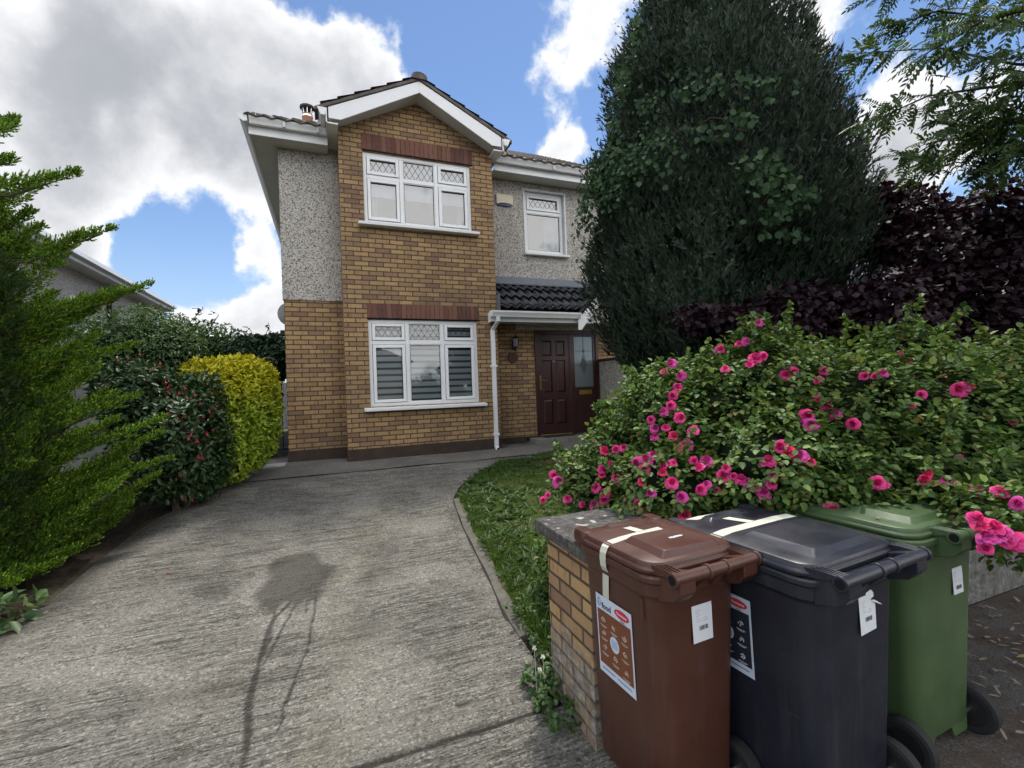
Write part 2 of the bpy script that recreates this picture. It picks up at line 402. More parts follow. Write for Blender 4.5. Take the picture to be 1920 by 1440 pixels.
struct(sheet('ground', [-300, -40, -8, 0, 8, 40, 300], [-300, -40, 1.75, 1.85, 3, 5, 7, 7.6, 7.7, 12, 40, 300], lambda X, Y: gz(Y)-.02, M_EARTH))
struct(sheet('footpath', np.linspace(1.12, 14, 40), np.linspace(-4, 1.88, 24), lambda X, Y: gz(Y)-.006+.004*np.sin(3*X+2*Y), M_ASPH))

E_R = np.array([gp(*q)[:2] for q in [(1035, 1330), (1010, 1250), (985, 1210), (945, 1150), (925, 1100), (895, 1040), (870, 990), (855, 950), (850, 935), (860, 915), (885, 895), (930, 870), (1000, 857)]])
E_L = np.array([(-3.4, 2.0), (-2.6, 3.2)]+[tuple(gp(*q)[:2]) for q in [(0, 1195), (130, 1110), (200, 1050), (250, 1010), (300, 975), (380, 935), (430, 911)]])
def xr(y):
    return np.where(y < 2.14, 1.12, np.interp(y, E_R[:, 1], E_R[:, 0]))
def xl(y): return np.interp(y, E_L[:, 1], E_L[:, 0])
ys = np.concatenate([np.linspace(-3, 1.4, 30), np.linspace(1.42, 6.985, 560)]); ss = np.linspace(0, 1, 360)
Yg = np.repeat(ys[:, None], len(ss), 1); X0, X1 = xl(ys)-.05, np.minimum(xr(ys), 3.1)
Xg = X0[:, None]+(X1-X0)[:, None]*ss[None]
def seg_d(PX, PY, pl):
    d = np.full(PX.shape, 9.0)
    for (ax, ay), (bx, by) in zip(pl[:-1], pl[1:]):
        ux, uy = bx-ax, by-ay; t = np.clip(((PX-ax)*ux+(PY-ay)*uy)/(ux*ux+uy*uy+1e-9), 0, 1)
        d = np.minimum(d, np.hypot(PX-ax-t*ux, PY-ay-t*uy))
    return d
def pl(*q): return [tuple(gp(*a)[:2]) for a in q]
wob = .02*lump(np.stack([Xg, Yg, 0*Xg], -1).reshape(-1, 3), 9, 3).reshape(Xg.shape)+.008*lump(np.stack([Xg, Yg, 0*Xg], -1).reshape(-1, 3), 40, 5).reshape(Xg.shape)
def soft(d, r, s): return np.clip((r-d)/s, 0, 1)
stain = np.zeros(Xg.shape)
def inside(PX, PY, poly):
    c = np.zeros(PX.shape, bool)
    for (ax, ay), (bx, by) in zip(poly, poly[1:]+poly[:1]): c ^= ((ay > PY) != (by > PY)) & (PX < (bx-ax)*(PY-ay)/(by-ay+1e-12)+ax)
    return c
for q, a, sf in [([(505, 1062), (530, 1045), (560, 1038), (585, 1034), (600, 1042), (604, 1056), (630, 1062), (622, 1078), (608, 1092), (598, 1110), (592, 1126), (575, 1122), (558, 1134), (535, 1130), (505, 1150), (488, 1140), (470, 1120), (492, 1098), (512, 1082)], .85, .06),
                 ([(690, 1040), (700, 1020), (730, 1008), (752, 1020), (750, 1045), (725, 1060), (712, 1090), (690, 1100), (670, 1085), (682, 1062)], .45, .16)]:
    P_ = pl(*q); dd_ = seg_d(Xg, Yg, P_+P_[:1]); dd_ = np.where(inside(Xg, Yg, P_), -dd_, dd_)+wob*1.3; stain = np.maximum(stain, a*np.clip(.5-dd_/sf, 0, 1))
for pts, r, a in [([(385, 1105), (410, 1120)], .09, .45),
                  ([(660, 1160), (700, 1180)], .12, .2)]:
    stain = np.maximum(stain, a*soft(seg_d(Xg, Yg, pl(*pts))+wob*2.2, r, .035))
for pts, r, a in [([(545, 1130), (512, 1160), (500, 1185), (484, 1235), (482, 1262), (468, 1310), (463, 1345), (466, 1400), (458, 1440)], .013, 1), ([(482, 1262), (468, 1310), (463, 1345), (464, 1400)], .021, 1),
                  ([(520, 1130), (508, 1165), (503, 1200), (486, 1245)], .008, .95), ([(552, 1135), (530, 1175), (510, 1210), (492, 1248)], .008, .95),
                  ([(592, 1115), (588, 1150), (578, 1190), (576, 1225), (560, 1262), (548, 1300), (530, 1330), (522, 1370)], .009, 1), ([(560, 1262), (545, 1300), (532, 1325)], .012, 1), ([(575, 1125), (571, 1150)], .007, .9)]:
    stain = np.maximum(stain, a*soft(seg_d(Xg+.6*wob, Yg, pl(*pts))+wob*.12, r, .004))
moss = np.zeros(Xg.shape)
for pts, r, a in [([(720, 930), (690, 990), (650, 1090)], .28, .6), ([(640, 1110), (640, 1250), (590, 1430)], .2, .75), ([(555, 1045), (570, 1042)], .06, 1), ([(420, 1280), (330, 1420)], .12, .4), ([(420, 1075), (700, 1020)], .07, .5), ([(640, 960), (760, 930)], .25, .4)]:
    moss = np.maximum(moss, a*soft(seg_d(Xg, Yg, pl(*pts))+wob*4, r, .22))
# edge dirt along the planted side and along the lawn
dirt = np.clip(1-(Xg-X0[:, None]-.05)/(.28+4*wob), 0, 1)*.9*(Yg > 2)
dirt = np.maximum(dirt, np.clip(1-(Yg-2.14)/-.02, 0, 0))
joint = soft(np.abs(Yg-2.14)+wob*.25, .019, .007)*(Xg > -.4)
for (x0, x1, y, r) in [(-1.9, -.9, 3.47, .012), (-1.7, -.2, 4.35, .008), (-1.6, .8, 4.9, .006), (.55, 1.05, 2.32, .01), (.5, 1.1, 2.95, .007), (.6, 1.1, 3.3, .006), (-1.6, -.6, 5.6, .009), (.2, 1.2, 4.1, .005), (-1.9, -1.0, 2.75, .009), (.4, .9, 2.6, .007), (-1.4, 1.2, 6.2, .006)]:
    joint = np.maximum(joint, .75*soft(np.abs(Yg-y)+wob*.5, r, .006)*(Xg > x0)*(Xg < x1)*(lump(np.stack([Xg, Yg, 0*Xg], -1).reshape(-1, 3), 14, 9).reshape(Xg.shape) > -.35))
Zg = gz(Yg)+.004-.009*joint-.012*((Xg > .98) & (Yg > 2.9) & (Yg < 5.3) & (X1[:, None]-Xg < .1))
Vg = np.stack([Xg, Yg, Zg], -1).reshape(-1, 3); a_, b_ = Xg.shape; i = (np.arange(a_-1)[:, None]*b_+np.arange(b_-1)[None]).ravel()
m, nt, b = newmat('brushed_concrete', .85, .28); v = coord(nt)
agg = noise(nt, v, 105, 5, .72); ridg = noise(nt, scalev(nt, v, (7, 70, 10)), 1, 5, .62); ridg2 = noise(nt, scalev(nt, v, (1.2, 22, 5)), 1, 4, .6)
vo = nt.nodes.new('ShaderNodeTexVoronoi'); vo.inputs['Scale'].default_value = 85; nt.links.new(v, vo.inputs['Vector'])
st = nd(nt, 'SeparateColor', i0=vo.outputs['Color'])
c = ramp(nt, agg, [(.3, (.1, .093, .08)), (.45, (.2, .19, .168)), (.58, (.265, .253, .226)), (.75, (.37, .355, .32))])
c = mixc(nt, mrange(nt, st, .8, .95, 0, .45), c, (.5, .48, .45))
c = mixc(nt, mrange(nt, st, .2, .05, 0, .55), c, (.05, .045, .04))
c = mixc(nt, mrange(nt, ridg, .55, .68, 0, .45), c, (.07, .063, .052))
c = mixc(nt, mrange(nt, ridg2, .56, .7, 0, .3), c, (.085, .077, .064))
rl = noise(nt, scalev(nt, v, (2.2, 34, 10)), 1, 6, .62); rl2 = noise(nt, scalev(nt, v, (3.5, 60, 10)), 1, 5, .6)
gap_ = mrange(nt, noise(nt, v, 1.7, 4), .38, .62)
line = mth(nt, 'MULTIPLY', mth(nt, 'MAXIMUM', mrange(nt, mth(nt, 'ABSOLUTE', mth(nt, 'SUBTRACT', rl, .5)), .016, .004), mth(nt, 'MULTIPLY', mrange(nt, mth(nt, 'ABSOLUTE', mth(nt, 'SUBTRACT', rl2, .53)), .014, .003), .7)), gap_)
c = mixc(nt, mth(nt, 'MULTIPLY', line, .62), c, (.05, .045, .037))
c = mixc(nt, .45, c, ramp(nt, noise(nt, v, 1.1, 5), [(.3, .52), (.6, 1.2)]), 'MULTIPLY')
longm = noise(nt, scalev(nt, v, (.6, 7, 3)), 1, 6, .6)
c = mixc(nt, mrange(nt, longm, .54, .7, 0, .35), c, (.075, .068, .057))
c = mixc(nt, 1.0, c, (1.12, 1.11, 1.07), 'MULTIPLY')
at = lambda n_: nd(nt, 'Attribute', 2, attribute_name=n_)
c = mixc(nt, mth(nt, 'MULTIPLY', mth(nt, 'MULTIPLY', at('moss'), .42), mrange(nt, noise(nt, v, 3.5, 6, .65), .35, .65)), c, mixc(nt, agg, (.14, .11, .05), (.3, .25, .13)))
c = mixc(nt, mth(nt, 'MULTIPLY', at('stain'), .85), c, mixc(nt, agg, (.025, .022, .018), (.075, .067, .057)))
c = mixc(nt, mth(nt, 'MULTIPLY', at('dirt'), .8), c, (.03, .026, .02))
c = mixc(nt, mth(nt, 'MULTIPLY', at('joint'), .85), c, (.025, .022, .017))
setc(nt, b, c)
nt.links.new(mth(nt, 'SUBTRACT', .86, mth(nt, 'MULTIPLY', at('stain'), .25)), b.inputs['Roughness'])
bump(nt, b, mth(nt, 'ADD', mth(nt, 'MULTIPLY', agg, .5), mth(nt, 'ADD', mth(nt, 'SUBTRACT', ridg, mth(nt, 'MULTIPLY', line, .5)), mth(nt, 'MULTIPLY', ridg2, .8))), 1.0, .03)
M_DRIVE = m
dv = nmesh('driveway', Vg, np.stack([i, i+1, i+b_+1, i+b_], 1), M_DRIVE, smooth=True); struct(dv)
for nme, arr in (('stain', stain), ('moss', moss), ('dirt', dirt), ('joint', joint)):
    a = dv.data.attributes.new(nme, 'FLOAT', 'POINT'); a.data.foreach_set('value', arr.ravel().astype(np.float32))
# narrow raised edging between drive and lawn
eb = MB(); yy = np.linspace(2.7, 5.3, 27); k_ = .012
ringsE = []
for q in yy:
    x = float(xr(np.array(q))); z = float(gz(q)); w1 = .075+.02*math.sin(q*7); dz = .02+.008*math.sin(q*11)
    ringsE.append([(x-.012, q, z-.05), (x-.006, q, z+dz), (x+w1, q, z+dz+.006), (x+w1+.02, q, z-.05)])
eb.loft(ringsE); struct(eb.build('edging', m_plain('worn_edging', (.13, .122, .1), .9, .2, .5, 14, bs=.5), smooth=False))
# path round the house front
m, nt, b = newmat('path_concrete', .9, .25); v = coord(nt)
c = ramp(nt, noise(nt, v, 45, 6, .7), [(.3, (.075, .07, .062)), (.52, (.165, .155, .138)), (.75, (.3, .285, .255))])
c = mixc(nt, mrange(nt, noise(nt, v, 1.6, 5), .4, .7, 0, .5), c, (.07, .064, .055)); setc(nt, b, c); bump(nt, b, noise(nt, v, 70, 5), .8, .01); M_PATH = m
struct(sheet('path', np.linspace(-1.6, 5.3, 60), np.linspace(7.0, 8.3, 14), lambda X, Y: gz(Y)+.012-.004*np.sin(4*X), M_PATH))
struct(sheet('side_passage', np.linspace(-1.6, -.6, 8), np.linspace(8.304, 16, 10), lambda X, Y: gz(Y)+.008+0*X, M_PATH))
struct(sheet('soil_bed', np.linspace(-7, -1.2, 50), np.linspace(1.0, 9.5, 70), lambda X, Y: gz(Y)-.008-.02*((X > np.interp(Y, E_L[:, 1], E_L[:, 0])-.15))+.03*np.sin(5*X)*np.sin(4*Y)*((X < np.interp(Y, E_L[:, 1], E_L[:, 0])-.3)), M_SOIL))
lx = np.linspace(0, 1, 60); ly = np.linspace(2.05, 7.0, 80)
LX = xr(ly)[:, None]+.04+(5.06-xr(ly)[:, None]-.04)*lx[None]; LY = np.repeat(ly[:, None], 60, 1)
LZ = gz(LY)+.012+.02*np.clip(lx*6, 0, 1)[None]*(1+lump(np.stack([LX, LY, 0*LX], -1).reshape(-1, 3), 4, 4).reshape(LX.shape))
a_, b_ = LX.shape; i = (np.arange(a_-1)[:, None]*b_+np.arange(b_-1)[None]).ravel()
struct(nmesh('lawn', np.stack([LX, LY, LZ], -1).reshape(-1, 3), np.stack([i, i+1, i+b_+1, i+b_], 1), M_LAWN, smooth=True))
# ------------------------------------------------------------------ the house
YB, YM, XL_, XR_, XA, XB = 7.61, 8.09, -.63, 5.55, .24, 2.77
ZG, ZP, ZR, ZE = -1.12, -.89, 1.51, 4.0
HO = (2.4, 9.0, -1.08)
house = thing('house', HO, 'two storey ochre brick and pebbledash house with gabled brick bay and dark red front door', 'house')

def wall_y(mb, x0, x1, z0, z1, y, holes=(), depth=.12):           # wall facing -Y with rectangular openings and reveals
    xs = sorted({x0, x1, *[h[0] for h in holes], *[h[1] for h in holes]}); zs = sorted({z0, z1, *[h[2] for h in holes], *[h[3] for h in holes]})
    for a, b in zip(xs[:-1], xs[1:]):
        for c, d in zip(zs[:-1], zs[1:]):
            if any(h[0] <= a and b <= h[1] and h[2] <= c and d <= h[3] for h in holes): continue
            mb.poly([(a, y, c), (b, y, c), (b, y, d), (a, y, d)])
    for (a, b, c, d) in holes:
        e = y+depth
        mb.poly([(a, y, c), (a, e, c), (a, e, d), (a, y, d)][::-1]); mb.poly([(b, y, c), (b, e, c), (b, e, d), (b, y, d)])
        mb.poly([(a, y, d), (a, e, d), (b, e, d), (b, y, d)][::-1]); mb.poly([(a, y, c), (a, e, c), (b, e, c), (b, y, c)])
    return mb
WL = (.598, 2.401, -.239, 1.156); WU = (.6, 2.375, 2.693, 3.838); WS = (3.552, 4.466, 2.557, 3.795); DR = (3.69, 5.1, -.96, 1.075)
bw = MB(); wall_y(bw, XA, XB, ZP, 4.15, YB, [WL, WU])
bw.poly([(XA, YB, 4.15), (XB, YB, 4.15), (1.48, YB, 4.76)])
bw.poly([(XA, YM, ZP), (XA, YB, ZP), (XA, YB, 4.15), (XA, YM, 4.15)]); bw.poly([(XB, YB, ZP), (XB, YM, ZP), (XB, YM, 4.15), (XB, YB, 4.15)])
bw.build('bay_wall', M_BRICK, house)
w = MB(); wall_y(w, XL_, XA, ZP, ZR, YM); w.poly([(XL_, YM+.3, ZP), (XL_, YM, ZP), (XL_, YM, ZR), (XL_, YM+.3, ZR)]); w.build('brick_wall', M_BRICK, house)
w = MB(); wall_y(w, XB, XR_, ZP-.06, 2.02, YM, [DR], .06); w.build('brick_wall', M_BRICK, house)
w = MB(); wall_y(w, XL_-.015, XA, ZR, ZE, YM-.018); w.poly([(XL_-.015, YM-.018, ZR), (XA, YM-.018, ZR), (XA, YM, ZR), (XL_-.015, YM, ZR)][::-1])
w.poly([(XL_-.015, 16, ZG), (XL_-.015, YM+.3, ZG), (XL_-.015, YM+.3, ZR), (XL_-.015, 16, ZR)]); w.poly([(XL_-.015, 16, ZR), (XL_-.015, YM-.018, ZR), (XL_-.015, YM-.018, ZE), (XL_-.015, 16, ZE)])
w.build('pebbledash_wall', M_PEB, house)
w = MB(); wall_y(w, XB, XR_, 2.03, ZE, YM-.018, [WS], .14); w.build('pebbledash_wall', M_PEB, house)
w = MB(); w.box(3.3, XR_, YM-.05, YM-.002, 1.075, 1.2); w.build('door_lintel', M_PEB, house)
w = MB(); w.box(XL_-.012, XA-.0, YM-.014, YM+.3, ZG, ZP); w.box(XA-.014, XB+.014, YB-.016, YM+.3, ZG, ZP+.002); w.box(XB+.014, 3.45, YM-.012, YM+.2, ZG, ZP-.06)
w.build('plinth', M_PLINTH, house)

def soldier(x0, x1, z0, z1, y):
    mb = MB(); n = round((x1-x0)/.076); p = (x1-x0)/n
    for k in range(n):
        o = random.uniform(-.002, .002); mb.box(x0+k*p+.004, x0+(k+1)*p-.004, y-.012+o, y+.05, z0+.004, z1-.003)
    return mb
m, nt_, b = newmat('soldier_brick', .85, .2); v = coord(nt_); g = nd(nt_, 'NewGeometry').node
c = ramp(nt_, g.outputs['Random Per Island'], [(0, (.15, .07, .05)), (.3, (.21, .105, .075)), (.6, (.17, .078, .06)), (1, (.12, .06, .05))])
c = mixc(nt_, .5, c, mixc(nt_, noise(nt_, v, 35, 4), (.5, .5, .5), (1.2, 1.2, 1.2)), 'MULTIPLY'); setc(nt_, b, c); bump(nt_, b, noise(nt_, v, 60, 3), .5, .006); M_SOLD = m
for (x0, x1, z0, z1) in ((.585, 2.44, 1.172, 1.41), (.585, 2.415, 3.855, 4.115)):
    l = soldier(x0, x1, z0, z1, YB).build('lintel', M_SOLD, house); sub(l, house)
    MB().box(x0, x1, YB-.006, YB+.04, z0-.016, z0).build('lintel_shadow', M_DARK, l)  # dark strip standing in for the shadow slot below the bricks

def window(name, x0, x1, z0, z1, y, cols, tz, glass, blind, sillw=.1, rows=True, room=1.0, label=None):
    win = bpy.data.objects.new('window', None); COL.objects.link(win); win.parent = house
    ROOT[win.name] = HO
    if label: win['label'] = label
    fr = MB(); yf, yk = y, y+.065; t = .055
    fr.box(x0, x0+t, yf, yk, z0, z1); fr.box(x1-t, x1, yf, yk, z0, z1); fr.box(x0+t, x1-t, yf, yk, z1-t, z1); fr.box(x0+t, x1-t, yf, yk, z0, z0+t)
    xs = [x0+t]+[x0+(x1-x0)*c for c in cols]+[x1-t]
    zt = z0+(z1-z0)*tz
    for c in xs[1:-1]: fr.box(c-.03, c+.03, yf, yk, z0+t, z1-t)
    cells = []
    for k in range(len(xs)-1):
        a = xs[k]+(.03 if k else 0); b = xs[k+1]-(.03 if k < len(xs)-2 else 0)
        fr.box(a, b, yf, yk, zt-.03, zt+.03)
        opener = len(xs) == 2 or k != 1
        cells.append((a, b, zt+.03, z1-t, True, opener or False)); cells.append((a, b, z0+t, zt-.03, False, opener and len(xs) > 2))
    sash = MB(); gl = MB(); la = MB(); gap = MB()
    for (a, b, c, d, top, op) in cells:
        s = .05 if op else .014; e = -.014 if op else .008
        g = .006 if op else 0
        a0, b0, c0, d0 = a+g, b-g, c+g, d-g
        sash.box(a0, a0+s, y+e, y+.045, c0, d0); sash.box(b0-s, b0, y+e, y+.045, c0, d0); sash.box(a0+s, b0-s, y+e, y+.045, d0-s, d0); sash.box(a0+s, b0-s, y+e, y+.045, c0, c0+s)
        ga, gb, gc, gd = a0+s, b0-s, c0+s, d0-s
        q = .007
        for r_ in ((ga, ga+q, gc, gd), (gb-q, gb, gc, gd), (ga+q, gb-q, gd-q, gd), (ga+q, gb-q, gc, gc+q)): gap.box(r_[0], r_[1], y+.022, y+.03, r_[2], r_[3])
        gl.poly([(ga, y+.03, gc), (gb, y+.03, gc), (gb, y+.03, gd), (ga, y+.03, gd)])
        if top:                                                    # diamond leading
            n = max(3, round((gb-ga)/.1)); px_ = (gb-ga)/n; pz = px_*1.6
            H_ = gd-gc
            for sg in (1, -1):
                k = -8
                while k < n+9:
                    xa, za, xb, zb = ga+k*px_, gc, ga+k*px_+sg*H_/pz*px_, gd
                    if xa > xb: xa, za, xb, zb = xb, zb, xa, za
                    lo, hi = max(xa, ga), min(xb, gb)
                    if hi-lo > .004:
                        f = lambda xx: za+(zb-za)*(xx-xa)/(xb-xa)
                        p, r_ = Vector((lo, y+.0265, f(lo))), Vector((hi, y+.0265, f(hi)))
                        nn = Vector((-(r_-p).z, 0, (r_-p).x)).normalized()*.0036
                        la.poly([p-nn, r_-nn, r_+nn, p+nn])
                    k += 1
    fo = fr.build('frame', M_UPVC, win, bevel=.006); 
    sash.build('sash', M_UPVC, win, bevel=.005); gap.build('gasket', M_DARK, win)
    gl.build('pane', glass, win); la.build('lattice', M_LATT, win)
    sl_ = MB(); sz = z0-.002
    sl_.prism([(x0-sillw, y-.16, sz-.065), (x0-sillw, y-.16, sz-.02), (x0-sillw, y+.06, sz), (x0-sillw, y+.06, sz-.065)], (x1-x0+2*sillw, 0, 0))
    sl_.build('sill', M_SILL, win, bevel=.006)
    rb = MB()                                                      # the dim room behind
    rx0, rx1, rz0, rz1, ry = x0-.02, x1+.02, z0-.05, z1+.03, y+room
    y2 = y+.07
    rb.poly([(rx0, ry, rz0), (rx1, ry, rz0), (rx1, ry, rz1), (rx0, ry, rz1)]); rb.poly([(rx0, y2, rz0), (rx0, ry, rz0), (rx0, ry, rz1), (rx0, y2, rz1)]); rb.poly([(rx1, y2, rz0), (rx1, ry, rz0), (rx1, ry, rz1), (rx1, y2, rz1)])
    rb.poly([(rx0, y2, rz0), (rx1, y2, rz0), (rx1, ry, rz0), (rx0, ry, rz0)]); rb.poly([(rx0, y2, rz1), (rx1, y2, rz1), (rx1, ry, rz1), (rx0, ry, rz1)])
    rb.build('room', M_ROOM, win)
    if blind == 'roller':
        MB().box(x0+.03, x1-.03, y+.12, y+.124, z0+(z1-z0)*.42, z1-.02).build('blind', M_BLIND, win)
        for s0, s1 in ((x0+.04, x0+.22), (x1-.2, x1-.04)):
            cu_ = MB(); n = 12; pr = [(s0+(s1-s0)*k/n, y+.2+.03*math.sin(k*2.1)) for k in range(n+1)]
            for (a, b), (c, d) in zip(pr[:-1], pr[1:]): cu_.poly([(a, b, z0), (c, d, z0), (c, d, z1), (a, b, z1)])
            cu_.build('curtain', M_CURT, win)
    if blind == 'zebra':
        bb = MB(); p = .105
        for k_, (s0, s1) in enumerate(zip(xs[:-1], xs[1:])):
            k = 0
            while z0+.1+k*p+.07 < z1:
                bb.box(s0+.01, s1-.01, y+.078, y+.081, z0+.1+k*p, z0+.1+k*p+.068); k += 1
        bb.build('blind', M_STRIPE, win); MB().box(x0+.06, x1-.06, y+.1, y+.102, z0+.03, z1-.03).build('sheer', m_plain('sheer_blind', (.2, .205, .21), .9, .1, .05), win)
    if blind == 'curtain':
        cu_ = MB(); n = 14; s0, s1 = x1-.34, x1-.04
        pr = [(s0+(s1-s0)*k/n, y+.16+.03*math.sin(k*2.1)) for k in range(n+1)]
        for (a, b), (c, d) in zip(pr[:-1], pr[1:]): cu_.poly([(a, b, z0), (c, d, z0), (c, d, z1), (a, b, z1)])
        cu_.build('curtain', M_CURT, win); MB().box(x0+.03, x1-.03, y+.13, y+.134, z1-.42, z1-.02).build('blind', M_BLIND, win)
    return win
window('w', *WL, YB+.035, (.337, .663), .735, M_GLASS, 'zebra', label='downstairs bay window with striped blinds')
window('w', *WU, YB+.035, (.337, .663), .66, M_GLASSU, 'roller', label='upstairs bay window with half drawn white blinds')
window('w', WS[0]+.04, WS[1]-.04, WS[2]+.02, WS[3]-.03, YM+.05, (), .68, M_GLASSU, 'curtain', .06, label='small upstairs window over the porch')
MB().box(WS[0], WS[0]+.03, YM-.03, YM+.1, WS[2], WS[3]).box(WS[1]-.03, WS[1], YM-.03, YM+.1, WS[2], WS[3]).box(WS[0]+.03, WS[1]-.03, YM-.03, YM+.1, WS[3]-.026, WS[3]).build('window_reveal', M_SILL, house, bevel=.004)

# roof: courses of interlocking tiles as one displaced sheet
def tiled(o, u, w, ln, wd, mat, name='roof', parent=house, gauge=.3, wave=.2, amp=.02, clip=None, res=.03, step=.03):
    o, u, w = Vector(o), Vector(u).normalized(), Vector(w).normalized(); n = u.cross(w).normalized()
    if n.z < 0: n = -n
    nu = max(2, int(wd/res)); V = []; Fs = []
    nc = int(math.ceil(ln/gauge)); rows = []
    for k in range(nc):
        a, b = k*gauge, min(ln, (k+1)*gauge)
        rows += [(max(0, a-.03), .0), (b, step), (b+.001, step-.017), (b-.028, .0)]                       # each course rises towards its lower edge
    for (d, h) in rows:
        for i_ in range(nu+1):
            x = wd*i_/nu; s_ = x/wave*2*math.pi
            hh = h+amp*(math.sin(s_)+.35*math.sin(2*s_))
            x2 = x
            if clip: lo, hi = clip(d); x2 = min(max(x, lo), hi)
            V.append(o+u*x2+w*d+n*hh)
    for r_ in range(len(rows)-1):
        for i_ in range(nu): q = r_*(nu+1)+i_; Fs.append((q, q+1, q+nu+2, q+nu+1))
    ob = nmesh(name, [tuple(p) for p in V], Fs, mat, parent); sub(ob, parent); return ob
SL = .575; sa = math.atan(SL); LM = 5.2
for (rx, rw, rl) in ((-1.03, 1.1, LM), (.07, 2.8, LM-.9), (2.87, 3.0, LM)): tiled((rx, 7.60+LM*math.cos(sa), 4.10+LM*math.sin(sa)), (1, 0, 0), (0, -math.cos(sa), -math.sin(sa)), rl, rw, M_TILE, clip=(lambda rx: (lambda d: (min(rw, max(0, (LM-d)*math.cos(sa)-1.03-rx)), rw)))(rx), res=.05)
hip = tiled((-1.03+LM*math.cos(sa), 7.60, 4.10+LM*math.sin(sa)), (0, 1, 0), (-math.cos(sa), 0, -math.sin(sa)), LM, 9.0, M_TILE, clip=lambda d: ((LM-d)*math.cos(sa), 99), res=.05)
# gabled bay roof
gs = math.atan(.49); GL = 1.63; apx, apz = 1.48, 4.995
for sgn in (-1, 1):
    tiled((apx, 7.27, apz), (0, 1, 0), (sgn*math.cos(gs), 0, -math.sin(gs)), GL, 3.0, M_TILE, gauge=.272, amp=.016, res=.04)
    bb = MB(); x1 = apx+sgn*1.37; zt, zb = 4.93, 4.745
    bb.prism([(apx, 7.30, zt), (x1, 7.30, zt-.49*1.37), (x1, 7.30, zb-.49*1.37+.02), (x1-sgn*.17, 7.30, zb-.49*1.37+.02), (apx, 7.30, zb)], (0, .025, 0))
    bb.build('bargeboard', M_UPVC, house, bevel=.004)
    sf = MB(); sf.prism([(apx, 7.325, zb+.02), (x1, 7.325, zb+.02-.49*1.37), (x1, 7.325, zb-.49*1.37), (apx, 7.325, zb)], (0, YB-7.325, 0)); sf.build('soffit', M_FASCIA, house)
    ub = MB(); L2 = 1.56; ub.prism([(apx, 7.285, zt+.012), (apx+sgn*L2, 7.285, zt+.012-.49*L2), (apx+sgn*L2, 7.285, zt+.062-.49*L2), (apx, 7.285, zt+.062)], (0, .3, 0)); ub.build('undercloak', M_TILE, house)
    gx = apx+sgn*1.39
    fx = MB(); fx.box(min(gx, gx+sgn*.02), max(gx, gx+sgn*.02), 7.3, 9.0, 4.03, 4.24); fx.box(min(apx+sgn*1.24, gx), max(apx+sgn*1.24, gx), 7.33, 8.9, 4.03, 4.05); fx.build('fascia', M_UPVC, house)
    gt = MB(); gt.prism([(gx+sgn*.02, 7.27, 4.16), (gx+sgn*.03, 7.27, 4.115), (gx+sgn*.09, 7.27, 4.115), (gx+sgn*.135, 7.27, 4.225), (gx+sgn*.02, 7.27, 4.225)], (0, 1.6, 0)); gt.build('gutter', M_UPVC, house)
rt = MB()
for k in range(7):
    y0 = 7.25+k*.4; pr = [(apx+.125*math.cos(a), y0-.012*(k % 2), apz-.03+.085*math.sin(a)) for a in np.linspace(-.25, math.pi+.25, 9)]
    rt.prism(pr, (0, .395, 0))
rt.build('ridge_tiles', M_TILE, house)
# eaves of the main roof
def eave(x0, x1, yf=7.74, zb=3.9):
    MB().box(x0, x1, yf, yf+.022, zb, zb+.2).build('fascia', M_UPVC, house, bevel=.003)
    MB().box(x0, x1, yf+.022, YM-.018, zb+.015, zb+.03).build('soffit', M_FASCIA, house)
    z = zb+.12
    MB().prism([(x0, yf, z+.01), (x0, yf-.03, z), (x0, yf-.085, z), (x0, yf-.1, z+.035), (x0, yf-.125, z+.075), (x0, yf-.125, z+.1), (x0, yf-.118, z+.1), (x0, yf-.09, z+.03), (x0, yf-.04, z+.02), (x0, yf-.004, z+.08)], (x1-x0, 0, 0)).build('gutter', M_UPVC, house)
    for xx in (x0+.42*(x1-x0), x0+.86*(x1-x0)): MB().box(xx, xx+.035, yf-.13, yf, z-.006, z+.09).build('gutter_bracket', M_FASCIA, house)
eave(-.98, .09); eave(2.87, XR_)
MB().box(-1.0, -.98, 7.74, 16, 3.9, 4.1).build('fascia', M_UPVC, house); MB().box(-.98, XL_-.015, YM-.018, 16, 3.915, 3.93).build('soffit', M_FASCIA, house)
MB().prism([(-1.0, 7.62, 4.03), (-1.05, 7.62, 4.02), (-1.1, 7.62, 4.05), (-1.12, 7.62, 4.12), (-1.0, 7.62, 4.12)], (0, 8.3, 0)).build('gutter', M_UPVC, house)
# flue behind the gable
fl = MB(); fp = aty(577, 232, 8.6); fx_, fy_, fz_ = fp
fl.tube([(fx_, fy_, fz_-.35), (fx_, fy_, fz_+.16)], .085, 16); f_ = fl.build('chimney_pot', M_TERRA, house, auto=40); sub(f_, house)
MB().tube([(fx_, fy_, fz_+.25), (fx_, fy_, fz_+.285)], .12, 16).tube([(fx_, fy_, fz_+.285), (fx_, fy_, fz_+.31)], [.12, .03], 16).build('cowl', M_BLACK, f_, auto=40)
cg = MB()
for k in range(8): a = k*math.pi/4; cg.tube([(fx_+.08*math.cos(a), fy_+.08*math.sin(a), fz_+.15), (fx_+.09*math.cos(a), fy_+.09*math.sin(a), fz_+.255)], .006, 5)
cg.build('cowl_cage', M_STEEL, f_)
MB().tube([(fx_, fy_, fz_+.1), (fx_, fy_, fz_+.13)], .09, 16).build('clamp_band', M_STEEL, f_)

